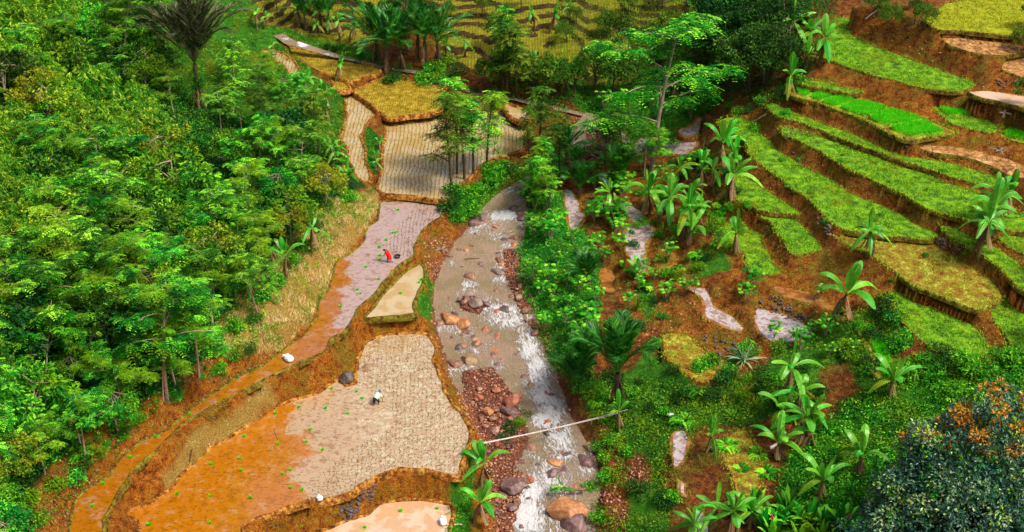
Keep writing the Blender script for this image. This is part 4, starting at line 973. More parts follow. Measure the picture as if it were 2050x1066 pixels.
def proto_broad(name, seed, h=6.0, cr=2.4, mat='leafA', bark='bark', ncl=42, per=95, L=0.24, W=0.13, ch=0.6, sq=0.8, crown2=None):
    rng = np.random.default_rng(seed); root = empty(name)
    lean = rng.normal(0, 0.3, 2)
    tp = bez((0, 0, -0.4), (-lean[0], lean[1] * 0.3, h * 0.4), (lean[0], lean[1], h * 0.8), 8)
    g = Geo(); g.add(*tube(tp, np.linspace(0.14, 0.04, 8) * (h / 6), 7))
    d = rdir(rng, ncl, -0.45, 1.0); r = cr * rng.uniform(0.35, 1.0, ncl) ** 0.55
    ctr = np.array([lean[0], lean[1], h * ch]) + d * r[:, None] * [1, 1, sq * h * 0.42 / cr]
    for k in range(0, ncl, 2):
        b = tp[rng.integers(3, 8)]
        g.add(*tube(bez(b, (b + ctr[k]) / 2 + [0, 0, .2], ctr[k], 5), np.linspace(0.045, 0.01, 5) * (h / 6), 4))
    c = Geo(); clump_leaves(c, ctr, rng.uniform(0.35, 0.75, ncl) * cr / 2.4, rng, per, L, W)
    g.obj('trunk', M[bark], root); c.obj('crown', M[mat], root, smooth=False)
    return root

def proto_bamboo(name, seed, h=7.5, spread=3.2, nc=34, mat='leafY'):
    rng = np.random.default_rng(seed); root = empty(name); g = Geo(); P, D, N = [], [], []
    for k in range(nc):
        a = rng.random() * 6.28; s = spread * rng.uniform(0.25, 1.0); hh = h * rng.uniform(0.75, 1.05) * (1.05 - 0.25 * s / spread)
        b = np.array([math.cos(a), math.sin(a), 0]) * rng.uniform(0, 0.6)
        e = np.array([math.cos(a) * s, math.sin(a) * s, hh * (0.9 - 0.35 * s / spread)])
        pth = bez(b - [0, 0, .4], b + [math.cos(a) * s * 0.25, math.sin(a) * s * 0.25, hh * 1.1], e, 14)
        g.add(*tube(pth, np.linspace(0.05, 0.01, 14), 5))
        for i in range(5, 14):
            for _ in range(5):
                q = pth[i] + rng.normal(0, 0.3, 3); m = 7
                aa = rng.random() * 6.28
                P.append(np.repeat(q[None], m, 0) + rng.normal(0, 0.1, (m, 3)))
                dd = np.stack([np.cos(aa + rng.normal(0, .7, m)), np.sin(aa + rng.normal(0, .7, m)), rng.uniform(-1.1, 0.1, m)], 1)
                D.append(dd); N.append(rng.normal(0, .4, (m, 3)) + [0, 0, 1])
    P, D, N = map(np.concatenate, (P, D, N))
    v = np.clip(np.repeat(rng.random(len(P) // 7), 7) * .5 + rng.random(len(P)) * .55, 0, 1)
    c = Geo(); c.add(*leaves(P, D, N, rng.uniform(0.4, 0.7, len(P)), 0.10, v))
    g.obj('culm', M['culm'], root)['kind'] = 'stuff'; c.obj('foliage', M[mat], root, smooth=False)
    return root

def proto_shrub(name, seed, r=0.8, mat='leafA', n=9, per=60, L=0.17, W=0.09):
    rng = np.random.default_rng(seed); root = empty(name); g = Geo(); c = Geo()
    d = rdir(rng, n, 0.0, 1.0); ctr = d * r * rng.uniform(0.3, 0.85, n)[:, None] * [1, 1, 0.8] + [0, 0, r * 0.25]
    for q in ctr: g.add(*tube(bez((0, 0, -.1), (q[0] * .3, q[1] * .3, q[2] * .7), q, 4), np.linspace(.025, .008, 4), 4))
    clump_leaves(c, ctr, np.full(n, r * 0.42), rng, per, L, W)
    g.obj('stem', M['bark_dark'], root); c.obj('foliage', M[mat], root, smooth=False)
    return root

def proto_cassava(name, seed, h=1.8, mat='leafL'):
    rng = np.random.default_rng(seed); root = empty(name); g = Geo(); P, D, N, L = [], [], [], []
    for s in range(4):
        a = s * 1.57 + rng.random(); e = np.array([math.cos(a) * .45, math.sin(a) * .45, h * rng.uniform(.75, 1)])
        g.add(*tube(bez((0, 0, -.1), (e[0] * .3, e[1] * .3, h * .5), e, 5), np.linspace(.03, .015, 5), 5))
        for k in range(9):
            aa = rng.random() * 6.28; q = e * rng.uniform(0.6, 1.0); q = q + [math.cos(aa) * .3, math.sin(aa) * .3, rng.uniform(-.05, .3)]
            b = rng.random() * 6.28
            for m in range(7):
                an = b + (m - 3) * 0.55
                P.append(q); D.append((math.cos(an), math.sin(an), -0.15)); N.append((0.2 * math.cos(b), .2 * math.sin(b), 1)); L.append(0.3 * (1 - abs(m - 3) * .09))
    P, D, N, L = map(np.array, (P, D, N, L)); v = np.clip(np.repeat(rng.random(len(P) // 7), 7) * .8 + .2 * rng.random(len(P)), 0, 1)
    c = Geo(); c.add(*leaves(P, D, N, L, 0.085, v)); g.obj('stem', M['bark'], root); c.obj('foliage', M[mat], root, smooth=False)
    return root

def palm_frond_geo(rng, L, up, droop, az, base, leaflet=0.75, pairs=30, width=0.055, hang=0.08, twist=0.0):
    e = np.array([math.cos(az), math.sin(az), 0]) * L * math.cos(up) + np.array([0, 0, L * math.sin(up)])
    mid = e * 0.55 + [0, 0, L * 0.16]
    tip = e - [0, 0, L * droop]
    pth = bez(base, np.array(base) + mid, np.array(base) + tip, 14)
    g = Geo(); g.add(*tube(pth, np.linspace(0.035, 0.008, 14), 4), 0.75)
    t = np.linspace(0.16, 1, pairs); i = t * 13
    P = np.stack([np.interp(i, range(14), pth[:, k]) for k in range(3)], 1)
    T = unit(np.stack([np.interp(i, range(14), np.gradient(pth[:, k])) for k in range(3)], 1))
    S = unit(np.cross(T, [0, 0, 1.])); Nn = unit(np.cross(S, T))
    ll = leaflet * np.sin(np.pi * (0.18 + 0.78 * t)) ** 0.7
    for s in (-1, 1):
        D = T * 1.0 + S * s * 0.7 + Nn * 0.3 + np.array([0, 0, -hang]) + rng.normal(0, .08, P.shape)
        g.add(*leaves(P, D, Nn + rng.normal(0, .15, P.shape), ll * rng.uniform(.85, 1.1, pairs), width, np.clip(rng.normal(.5, .25, pairs), 0, 1)))
    return g
def proto_palm(name, seed, trunk=1.6, L=2.6, nf=13, mat='palm', up0=1.25, up1=0.45, dead=2, tr=0.16, pairs=30, leaflet=.75, width=.06, fern=False, dr0=.08, dr1=.2):
    rng = np.random.default_rng(seed); root = empty(name)
    g = Geo(); pth = bez((0, 0, -.4), (rng.normal(0, .1), rng.normal(0, .1), trunk * .5), (rng.normal(0, .15), rng.normal(0, .15), trunk), 9)
    g.add(*tube(pth, tr * (1 + 0.15 * np.sin(np.arange(9) * 2.1)) * np.linspace(1.15, .85, 9), 8))
    g.obj('trunk', M['bark_dark'], root)
    for k in range(nf):
        f = k / max(1, nf - 1); up = up0 + (up1 - up0) * f + rng.normal(0, .06)
        palm_frond_geo(rng, L * rng.uniform(.85, 1.08) * (0.8 + .25 * f), up, dr0 + dr1 * f, k * 2.4 + rng.normal(0, .2), tuple(pth[-1] + [0, 0, .05]), leaflet, pairs, width).obj('frond', M[mat], root, smooth=False)
    for k in range(dead):
        palm_frond_geo(rng, min(L * .5, trunk * .8), -1.3, .1, k * 2.1 + 3.9, tuple(pth[-1] - [0, 0, .2]), leaflet * .7, 24, width, 0.9).obj('dead_frond', M['dead'], root, smooth=False)
    if fern:
        c = Geo(); zc = np.linspace(trunk * .45, trunk * .85, 10); ctr = np.stack([rng.normal(0, .18, 10), rng.normal(0, .18, 10), zc], 1)
        clump_leaves(c, ctr, np.full(10, .38), rng, 60, .4, .08); c.obj('fern_growth', M['leafA'], root, smooth=False)
    return root

def banana_leaf_geo(rng, L, W, az, up, bend, base, torn=0.35, seg=14, mat=0):
    d = np.array([math.cos(az), math.sin(az), 0])
    p1 = np.array(base) + d * L * .45 * math.cos(up) + [0, 0, L * .62 * math.sin(up)]
    p2 = np.array(base) + d * L * (math.cos(up) * .9 + .1 * bend) + [0, 0, L * (math.sin(up) * .95 - bend)]
    pth = bez(base, p1, p2, seg + 3)
    T = unit(np.gradient(pth, axis=0)); S = unit(np.cross(T, [0, 0, 1.]) + 1e-6); Nn = unit(np.cross(S, T))
    g = Geo(); g.add(*tube(pth, np.linspace(.028, .006, seg + 3), 4), 1.0)
    t = np.linspace(0, 1, seg + 1)
    w = W / 2 * np.sin(np.pi * np.clip(t * 0.93 + 0.05, 0, 1)) ** 0.55
    C = pth[2:]
    val = rng.uniform(.25, .75)
    for s in (-1, 1):
        for i in range(seg):
            gap = (rng.random() < torn) * rng.uniform(.05, .5)
            fold = -0.22 - 0.25 * rng.random() * torn
            o0 = S[i + 2] * s + Nn[i + 2] * -0.25 + np.array([0, 0, fold * .5]); o1 = S[i + 3] * s + Nn[i + 3] * -0.25 + np.array([0, 0, fold * .5])
            a, b = C[i], C[i + 1]
            e0 = a + o0 * w[i]; e1 = b + o1 * w[i + 1]; e1 = e1 + (e0 - e1) * gap * .6
            g.add(np.array([a, b, e1, e0]), np.array([[0, 1, 2, 3]]) if s > 0 else np.array([[3, 2, 1, 0]]), np.clip(val + rng.normal(0, .06), 0, .92))
    return g
def proto_banana(name, seed, stem=1.8, nl=8, L=2.0, W=.55, torn=.35, dead=2, upr=0.0, mat='banana', sr=.11):
    rng = np.random.default_rng(seed); root = empty(name)
    pth = bez((0, 0, -.3), (rng.normal(0, .1), rng.normal(0, .1), stem * .5), (rng.normal(0, .3), rng.normal(0, .3), stem), 7)
    g = Geo(); g.add(*tube(pth, np.linspace(sr * 1.3, sr * .6, 7), 8)); g.obj('stem', M['banana_stem'], root)
    for k in range(nl):
        f = k / max(1, nl - 1)
        up = 1.4 - 0.85 * f + upr + rng.normal(0, .08); bend = max(0.0, .05 + .65 * f - upr * .5) + rng.uniform(0, .25)
        banana_leaf_geo(rng, L * rng.uniform(.6, 1.15), W * rng.uniform(.75, 1.15), k * 2.4 + rng.normal(0, .6), up + rng.normal(0, .12), bend, tuple(pth[-1] + [0, 0, -.05]), torn).obj('leaf', M['leafB' if (k == nl - 1 and seed % 2) else mat], root, smooth=False)
    for k in range(dead + 2):
        banana_leaf_geo(rng, min(stem * .8, L * .6), W * .6, k * 2.9 + 1, -1.15, .12, tuple(pth[-1] - [0, 0, .1]), .8).obj('dead_leaf', M['dead'], root, smooth=False)
    return root
def proto_rosette(name, seed, n=26, L=1.0, W=.08, mat='silver', up=(.3, 1.3)):
    rng = np.random.default_rng(seed); root = empty(name); g = Geo()
    for k in range(n):
        a = rng.random() * 6.28; u = rng.uniform(*up); l = L * rng.uniform(.7, 1.1)
        e = np.array([math.cos(a) * math.cos(u), math.sin(a) * math.cos(u), math.sin(u)]) * l
        pth = bez((0, 0, .05), e * .6 + [0, 0, .1], e - [0, 0, .35 * l * math.cos(u)], 6); T = unit(np.gradient(pth, axis=0)); S = unit(np.cross(T, [0, 0, 1.]))
        w = (W / 2 * np.array([.8, 1, 1, .8, .5, .05]))[:, None]
        V = np.concatenate([pth + S * w, pth - S * w]); i = np.arange(5)
        g.add(V, np.stack([i, i + 1, i + 7, i + 6], 1), rng.random())
    g.obj('foliage', M[mat], root, smooth=False); return root
def proto_fern(name, seed, n=12, L=1.1, mat='leafL'):
    rng = np.random.default_rng(seed); root = empty(name); a = np.arange(n) * 2 * np.pi / n + rng.normal(0, .15, n)
    g = Geo(); g.add(*pinnate(np.zeros((n, 3)) + [0, 0, .05], np.stack([np.cos(a), np.sin(a), np.full(n, .75)], 1), rng, L, 14, .26, .07, .6))
    g.obj('foliage', M[mat], root, smooth=False); return root
def proto_bare(name, seed, h=6.0, mat='bark', depth=3):
    rng = np.random.default_rng(seed); root = empty(name); g = Geo(); b = Geo()
    def grow(G, p, d, L, r, lv):
        e = p + d * L; m = (p + e) / 2 + rng.normal(0, .06 * L, 3)
        (g if lv == depth else b).add(*tube(bez(p, m, e, 5), np.linspace(r, r * .6, 5), 5))
        if lv == 0: return
        for k in range(3):
            dd = unit(d + rng.normal(0, .55, 3) + [0, 0, .15]); grow(G, p + (e - p) * (0.55 + .22 * k), dd, L * rng.uniform(.5, .75), r * .55, lv - 1)
    grow(g, np.array([0, 0, -.3]), unit(np.array([.08, 0, 1.])), h * .5, .09 * h / 6, depth)
    g.obj('trunk', M[mat], root); b.obj('branches', M[mat], root); return root

# ------------------------------------------------------------------ landmarks and labels
LM = {'the red-dressed planter': (780, 515), 'the pale-shirted planter': (757, 803), 'the tall dark sugar palm': (400, 130), 'the triangular paddy': (790, 600),
      'the pole footbridge': (1115, 865), 'the seedling bed row': (1740, 225), 'the orange-topped bush': (1860, 900), 'the high bund sack': (577, 722),
      'the big rapids boulder': (1135, 1030), 'the bare branching tree': (1530, 80), 'the square-edged white pool': (1560, 655), 'the slim riverside trees': (930, 260),
      'the small waterfall': (608, 82), 'the large young palm': (1240, 680), 'the top left corner': (0, 0), 'the bottom left corner': (0, 1066), 'the left edge middle': (0, 520),
      'the dark palm clump': (820, 80), 'the long white gully pool': (1275, 460), 'the silvery rosette plant': (1490, 700), 'the top right corner': (2050, 0), 'the right edge banana clump': (1980, 420),
      'the bottom right corner': (2050, 1066), 'the dry log': (1565, 895), 'the upper bend of the river': (1150, 290), 'the weedy brown terrace': (1830, 530), 'the straw bank': (640, 420),
      'the bottom edge sack': (887, 1048), 'the red torch flower': (1690, 1035), 'the flooded gully streams': (1370, 290), 'the narrow paddy strip': (715, 280), 'the orange mud slope': (480, 640), 'the far gold terraces': (1000, 60), 'the top edge middle': (1200, 0), 'the bottom edge middle': (1020, 1066), 'the red bank roots': (885, 505), 'the mossy paddy boulder': (696, 762), 'the right edge middle': (2050, 640)}
PLACED = []
def place(o, px, py, h=0.0, rz=None, sc=1.0, base=None, group=None, cat=None, sink=0.0, tilt=0.0):
    """stand o on the ground where photo point (px, py) is seen at height h above its foot"""
    p = ground(px, py, h)[0]
    o.location = (p[0], p[1], p[2] - sink)
    o.rotation_euler = (random.gauss(0, tilt), random.gauss(0, tilt), random.uniform(0, 6.28) if rz is None else rz)
    o.scale = (sc, sc, sc * random.uniform(.92, 1.08)) if not isinstance(sc, tuple) else sc
    PLACED.append((o, px, py, base, cat, group))
    return o
ORD = ['nearest', 'second nearest', 'third nearest', 'fourth nearest', 'fifth nearest', 'sixth nearest', 'seventh nearest', 'eighth nearest', 'ninth nearest', 'tenth nearest'] + [q + ' nearest' for q in 'eleventh twelfth thirteenth fourteenth fifteenth sixteenth seventeenth eighteenth nineteenth twentieth'.split()] + [f'{t}-{u} nearest' for t in ('twenty', 'thirty', 'forty') for u in 'first second third fourth fifth sixth seventh eighth ninth'.split()]
def label_all():
    from collections import defaultdict
    D = defaultdict(list)
    for it in PLACED:
        o, px, py, base, cat, group = it
        near = sorted(LM, key=lambda k: math.hypot(LM[k][0] - px, LM[k][1] - py))
        D[(base, near[0])].append((math.hypot(LM[near[0]][0] - px, LM[near[0]][1] - py), it))
    for (base, lm), L in D.items():
        L.sort(key=lambda q: q[0])
        for k, (d, (o, px, py, b, cat, group)) in enumerate(L):
            lab = f'{base}, {ORD[k] if k < len(ORD) else "beyond the twentieth"} to {lm}'
            props(o, lab, cat, group)
class Kind:
    """a set of prototypes; every call hands out the prototype itself once, then copies"""
    def __init__(s, protos): s.p = protos; s.used = [False] * len(protos)
    def get(s, i=None):
        i = random.randrange(len(s.p)) if i is None else i % len(s.p)
        if not s.used[i]: s.used[i] = True; return s.p[i]
        return copy_tree(s.p[i])
    def drop_unused(s):
        for u, o in zip(s.used, s.p):
            if not u:
                for c in list(o.children): bpy.data.objects.remove(c)
                bpy.data.objects.remove(o)
# ------------------------------------------------------------------ the plants, each standing in its own place
K = {}
K['feather'] = Kind([proto_feather('forest_tree', 100 + i, h=7 + .5 * i, cr=2.7 + .2 * (i % 3), mat='leafA') for i in range(4)])
K['broad'] = Kind([proto_broad('forest_tree', 120 + i, h=5.5 + .5 * i, cr=2.5, mat=['leafA', 'leafB', 'leafA', 'leafC'][i]) for i in range(4)])
K['bigleaf'] = Kind([proto_broad('forest_tree', 130 + i, h=6.5, cr=2.6, mat=['leafA', 'leafC'][i], ncl=34, per=48, L=.46, W=.22) for i in range(2)])
K['bamboo'] = Kind([proto_bamboo('bamboo_clump', 140 + i) for i in range(3)])
K['slim'] = Kind([proto_feather('slim_tree', 150 + i, h=7.5, cr=1.15, mat='leafA' if i else 'leafF', bark='bark_dark', spr=39, flat=.4, start=.35, nf=5) for i in range(3)])
K['airy'] = Kind([proto_feather('airy_tree', 160 + i, h=9.5, cr=4.3, mat='leafL', bark='bark', spr=80, flat=.22, start=.35) for i in range(2)])
K['far'] = Kind([proto_broad('leafy_tree', 170 + i, h=4.5, cr=1.9, mat='leafF', bark='bark_dark', ncl=30, per=70, L=.26, W=.12) for i in range(3)])
K['dark'] = Kind([proto_broad('dark_tree', 180 + i, h=8, cr=3.2, mat='leafC', bark='bark_dark', ncl=55, per=90, L=.32, W=.15) for i in range(2)])
K['shrub'] = Kind([proto_shrub('leafy_shrub', 190 + i, .9, ['leafA', 'leafL', 'leafC'][i]) for i in range(3)])
K['cassava'] = Kind([proto_cassava('cassava_plant', 200 + i) for i in range(4)])
K['banana'] = Kind([proto_banana('banana_plant', 210 + i, stem=[1.8, 1.4, 2.2, 1.0, 1.7, 2.0, 1.2, 1.5][i], nl=[8, 7, 8, 8, 9, 6, 5, 7][i], upr=[0, .12, -.1, .1, -.05, .2, .25, -.15][i], L=[2.5, 2.2, 2.3, 2.4, 2.1, 2.6, 2.2, 2.0][i], W=.44, torn=[.3, .5, .6, .25, .45, .4, .2, .7][i]) for i in range(8)])
K['banana_far'] = Kind([proto_banana('banana_plant', 220 + i, stem=2.0, nl=6, L=1.9, W=.5, torn=.6, dead=3) for i in range(3)])
K['palm'] = Kind([proto_palm('young_palm', 230 + i, trunk=[2.2, .4, .8][i], L=[3.6, 3.0, 3.2][i], nf=[18, 13, 14][i], up0=1.45, up1=[.95, .9, .7][i], pairs=60, width=.055, leaflet=.85) for i in range(3)])
K['palm_far'] = Kind([proto_palm('dark_palm', 240 + i, trunk=[1.8, 2.6][i], L=[4.4, 3.6][i], nf=13, up0=1.45, up1=.5, width=.09, leaflet=.85) for i in range(2)])
K['fern'] = Kind([proto_fern('fern', 250 + i, L=[1.1, .9][i]) for i in range(2)])
K['fernd'] = Kind([proto_fern('big_fern', 255, n=14, L=1.7, mat='leafL')])
K['ros'] = Kind([proto_rosette('pandan_plant', 260, 34, 1.5, .09)])
K['ging'] = Kind([proto_rosette('ginger_plant', 265 + i, 16, 1.5, .26, 'leafA', (.7, 1.45)) for i in range(2)])
K['grassclump'] = Kind([proto_rosette('tall_grass_clump', 270 + i, 60, 1.2, .04, 'leafB', (.5, 1.4)) for i in range(2)])

FRG = 'trees of the dense left-hand forest'
# the forest, from a loose survey of crown centres
rg = np.random.default_rng(11)
FP = pts('P -230,-60 330,-60 350,60 330,150 430,240 520,250 590,235 640,215 665,300 700,355 640,395 570,470 500,545 430,620 380,700 300,740 220,800 130,860 60,920 10,960 -20,1080 -230,1080')
BAM = [pts('P 95,150 200,110 310,150 340,230 300,300 180,300 90,250'), pts('P -80,210 60,215 95,300 80,420 30,470 -80,480'), pts('P -60,-60 150,-60 160,60 90,110 -60,110')]
cand = []
yy = -30.0
while yy < 1080:
    stp = 44 + 22 * max(0, yy) / 1000
    xx = -220 + rg.uniform(0, stp)
    while xx < 720:
        qx, qy = xx + rg.normal(0, 9), yy + rg.normal(0, 9)
        if pip(np.array([qx]), np.array([qy]), FP)[0]: cand.append((qx, qy))
        xx += stp * 1.45
    yy += stp
for qx, qy in cand:
    bam = any(pip(np.array([qx]), np.array([qy]), b)[0] for b in BAM)
    if math.hypot((qx - 402) / 85, (qy - 130) / 150) < 1: continue
    if bam:
        o = K['bamboo'].get(); place(o, qx, qy, 5.2, sc=rg.uniform(.7, .95), base='arching yellow-green bamboo clump', cat='bamboo', group='bamboo clumps in the left-hand forest', tilt=.03)
    else:
        low = qy > 640
        s = rg.uniform(.62, .98) if low else rg.uniform(.8, 1.4)
        if qx > 430: s *= .72
        r = rg.random()
        if r < .14: o = K['bigleaf'].get(); place(o, qx, qy, 4.6 * s, sc=s, base='large-leaved forest tree', cat='tree', group=FRG, tilt=.05)
        elif r < .6: o = K['feather'].get(); place(o, qx, qy, 6.2 * s, sc=s, base='feathery light-crowned forest tree', cat='tree', group=FRG, tilt=.05)
        else:
            i = int(rg.integers(0, 3)) if qy > 300 else int(rg.choice([1, 0, 2])); o = K['broad'].get(i)
            place(o, qx, qy, 4.2 * s, sc=s, base='rounded yellow-green forest tree' if i == 1 else 'rounded deep green forest tree', cat='tree', group=FRG, tilt=.05)
# tall pale trunks that stand out against the foliage: photo foot point
def lone_trunk(pts_, w, label, mat='bark', tuft=True, cm='leafA'):
    (x0, y0), (x1, y1) = pts_
    b = g1(x0, y0)
    dep = b[1] * CP - (b[2] - CAMZ) * SP
    hgt = (y0 - y1) * dep / FOC / 0.88
    top = np.array([(x1 - x0) * dep / FOC, 0.0, hgt])
    root = empty('slender_tree', tuple(b)); props(root, label, 'tree', 'slender pale-trunked trees in the left-hand forest')
    rng = np.random.default_rng(int(x0))
    g = Geo(); pth = bez((0, 0, -.5), top * .5 + [rng.normal(0, .15), 0, 0], top, 10); g.add(*tube(pth, np.linspace(w, w * .45, 10), 7))
    c = Geo(); tips = []
    for k in range(9):
        a = k * 2.4; f = .8 + .2 * k / 9; p = pth[int(f * 9)]; rr = rng.uniform(.6, 1.7)
        e = p + [math.cos(a) * rr, math.sin(a) * rr, rng.uniform(.1, .6)]; g.add(*tube(bez(p, (p + e) / 2 + [0, 0, .15], e, 5), np.linspace(w * .35, .01, 5), 4)); tips += [e, (p + e) / 2]
    tips = np.array(tips); n = 9; B = np.repeat(tips, n, 0); a = np.tile(np.arange(n) * .7, len(tips)) + np.repeat(rng.random(len(tips)) * 6, n)
    c.add(*pinnate(B, np.stack([np.cos(a), np.sin(a), rng.uniform(0, .4, len(a))], 1), rng, .75, 6, .24, .1, .45))
    g.obj('trunk', M[mat], root); c.obj('crown', M[cm], root, smooth=False)
lone_trunk(((66, 620), (62, 560)), .10, 'short pale trunk standing low among the leaves near the left edge')
lone_trunk(((78, 530), (132, 370)), .11, 'slender leaning tree with long orange-white trunk in the left forest')
lone_trunk(((236, 552), (230, 375)), .11, 'slender upright tree with mottled grey-white trunk in the left forest')
lone_trunk(((277, 628), (280, 590)), .08, 'short twin-stemmed pale sapling beneath the mottled grey-white trunk')
lone_trunk(((377, 686), (370, 590)), .09, 'thin pale trunk near the lower edge of the forest')
lone_trunk(((446, 330), (452, 190)), .09, 'thin pale tree just right of the tall sugar palm')
lone_trunk(((556, 365), (568, 265)), .08, 'thin pale trunk left of the banana plants by the paddy strip')
lone_trunk(((52, 215), (75, 60)), .07, 'yellowish bamboo-like pole stem near the top left corner')
lone_trunk(((136, 160), (152, 40)), .07, 'orange-tinted slim stem rising behind the round bamboo clump')
lone_trunk(((504, 395), (503, 330)), .07, 'short pale trunk between the forest crowns above the straw bank')

lone_trunk(((405, 520), (398, 425)), .09, 'pale trunk among the middle crowns of the forest')
lone_trunk(((330, 470), (322, 380)), .08, 'thin whitish trunk left of the middle forest crowns')
lone_trunk(((170, 470), (182, 385)), .08, 'thin white trunk between the two long pale trunks')
lone_trunk(((475, 470), (480, 390)), .08, 'thin pale stem above the dry straw bank')
lone_trunk(((150, 740), (146, 640)), .10, 'pale trunk in the lower left forest')
lone_trunk(((300, 330), (296, 250)), .08, 'pale stem just below the round bamboo clump')
lone_trunk(((608, 400), (612, 320)), .08, 'thin pale stem at the forest edge above the straw bank')
# the tall sugar palm with its skirt of dead fronds
sp = proto_palm('sugar_palm', 300, trunk=5.4, L=9.5, nf=40, mat='palm_old', up0=1.5, up1=.85, dead=0, tr=.26, pairs=60, leaflet=1.2, width=.12, fern=True)
p = g1(402, 222); sp.location = tuple(p); props(sp, 'tall dark sugar palm with dead fronds hanging down its trunk', 'palm')
rg2 = np.random.default_rng(5)
for k in range(7):
    palm_frond_geo(rg2, 3.6, -1.25, .1, k * .9 + .3, (0, 0, 3.6 + rg2.uniform(-.4, .4)), .5, 30, .06, .8).obj('dead_frond', M['dead'], sp, smooth=False)

def many(kind, s, h=0, jit=0, sc=(.85, 1.1), base='', cat='', group=None, idx=None, sink=0, tilt=.04):
    for q in pts(s):
        k = random.uniform(*sc); q = q + np.array([random.uniform(-jit, jit), random.uniform(-jit, jit)])
        place(K[kind].get(idx), q[0], q[1], h * k, sc=k, base=base, cat=cat, group=group, sink=sink, tilt=tilt)
BG = 'banana plants scattered over the valley'
# photo foot points
many('shrub', 'P 640,440 620,470 600,500 580,540 560,570 530,610 500,640 470,665 690,400 660,420', sc=(.8, 1.4), base='leafy shrub on the straw bank', cat='shrub', group='shrubs of the straw bank', jit=10, sink=.1)
many('banana', 'P 555,522 575,560 625,505 690,350 683,335 660,318 655,225 640,210 648,240 605,200 512,600 452,612 508,606 532,596 697,372', sc=(.9, 1.2), base='small broad-leaved banana plant', cat='banana plant', group=BG)
many('banana_far', 'P 515,60 545,120 530,60 598,55 640,75 662,70 680,78 700,85 672,165 930,115 892,120 1045,130 1075,160 1110,160 1125,165 1165,180 1190,180 1070,60 1100,68 1135,45 1340,195 1352,200 1370,150 1205,210 1130,190 1020,100', sc=(.85, 1.1), base='ragged small banana plant', cat='banana plant', group=BG)
many('banana', 'P 1460,365 1430,340 1480,350 1455,400 1405,385 1320,450 1335,445 1370,480 1385,470 1375,490 1300,430', sc=(1.35, 1.7), base='lush tall banana plant', cat='banana plant', group=BG)
many('banana', 'P 1640,130 1600,150 1575,190 1545,165 1590,110 1620,100', sc=(1.5, 1.9), base='big dark-stemmed banana plant', cat='banana plant', group=BG)
many('banana', 'P 1960,515 1950,505 1985,450 1995,440 1975,480 2010,420', sc=(1.4, 1.7), base='tall leaning banana plant', cat='banana plant', group=BG)
many('banana', 'P 1740,520 1748,512', sc=(1.0, 1.2), base='young paired banana plant with dark stem', cat='banana plant', group=BG)
many('banana', 'P 1665,655', sc=(1.9, 1.95), idx=0, base='large solitary banana plant with long arching leaves', cat='banana plant', group=BG)
many('banana', 'P 1560,860 1600,850 1570,830 1600,905 1615,895', sc=(1.5, 1.8), base='tall banana plant with wide silvery-green leaves', cat='banana plant', group=BG)
many('banana', 'P 1780,800 1715,950 1640,1000 1560,920', sc=(1.4, 1.6), idx=3, base='low spreading banana plant', cat='banana plant', group=BG)
many('banana', 'P 1415,905 1240,865', sc=(1.0, 1.2), idx=1, base='young yellow-green banana plant', cat='banana plant', group=BG)
many('banana', 'P 965,990 950,1050', sc=(1.2, 1.3), idx=0, base='bright banana plant on the grassy river bank', cat='banana plant', group=BG)
many('banana', 'P 1420,1075 1480,1085 1400,1100 1500,1060', sc=(1.2, 1.5), base='silvery banana plant at the bottom edge', cat='banana plant', group=BG)
many('banana', 'P 755,330 757,300 758,345 900,300 990,310 1000,330', sc=(.45, .6), base='little dark banana plant', cat='banana plant', group=BG)
PG = 'young palms of the gully'
many('palm', 'P 1238,812', sc=(1.7, 1.75), idx=0, base='large dark green young palm with upright fronds', cat='palm', group=PG)
many('palm', 'P 1165,735 1180,570 1160,385 1235,370 1150,780', sc=(1.15, 1.35), idx=1, base='low young palm without trunk', cat='palm', group=PG)
many('palm_far', 'P 1140,350', sc=(1.05, 1.1), idx=1, base='dull dark palm with bare lower trunk', cat='palm', group=PG)
many('palm_far', 'P 772,150 800,140 850,140 880,130 835,120 760,125', sc=(1.35, 1.65), base='tall dark palm of the clump beyond the paddies', cat='palm', group='dark palms beyond the paddies')
many('palm_far', 'P 612,62 600,55 660,60 645,58', sc=(.75, .95), base='small dark palm', cat='palm', group='dark palms beyond the paddies')
many('broad', 'P 818,100', h=0, sc=(1.15, 1.2), idx=3, base='grey-green round tree among the dark palms', cat='tree')
TG = 'airy trees of the gully'
many('airy', 'P 1305,340', idx=0, sc=(1.85, 1.9), base='tall airy bright green tree with pale branches', cat='tree', group=TG)
many('airy', 'P 1290,355', idx=1, sc=(.62, .65), base='small airy tree with flat layered crown', cat='tree', group=TG)
many('slim', 'P 905,385 930,360 948,352 975,335 915,350 1035,200 1010,190 1015,195', sc=(1.25, 1.5), base='slim dark-stemmed tree with narrow crown', cat='tree', group='slim trees along the river bank')
many('slim', 'P 640,320 608,300 520,270 470,240 1210,330 1060,320 1080,300 1420,200 1395,190', sc=(.8, 1.1), base='thin-stemmed young tree', cat='tree', group='slim trees along the river bank')
many('far', 'P 1020,150 1045,165 1075,185 1100,195 1190,190 1225,190 1265,190 1150,195 985,185 1330,180 1240,120 1300,130 1390,150 1350,90 1010,100', sc=(.95, 1.3), base='olive-green bushy tree', cat='tree', group='bushy trees below the far terraces')
many('dark', 'P 1460,150 1500,120 1480,60 1530,180 1560,110 1440,90 1500,190 1540,50 1580,40 1450,20', sc=(.9, 1.2), base='dense dark tree of the grove', cat='tree', group='dark trees of the upper right grove')
many('far', 'P 1830,50 1850,60 1755,35 1780,70 2050,110 2070,60', sc=(.6, .8), base='small bushy tree on the top terrace rim', cat='tree', group='small trees on the terraces')
many('far', 'P 2045,240', sc=(.6, .7), base='pale bushy sapling by the right edge', cat='tree', group='small trees on the terraces')
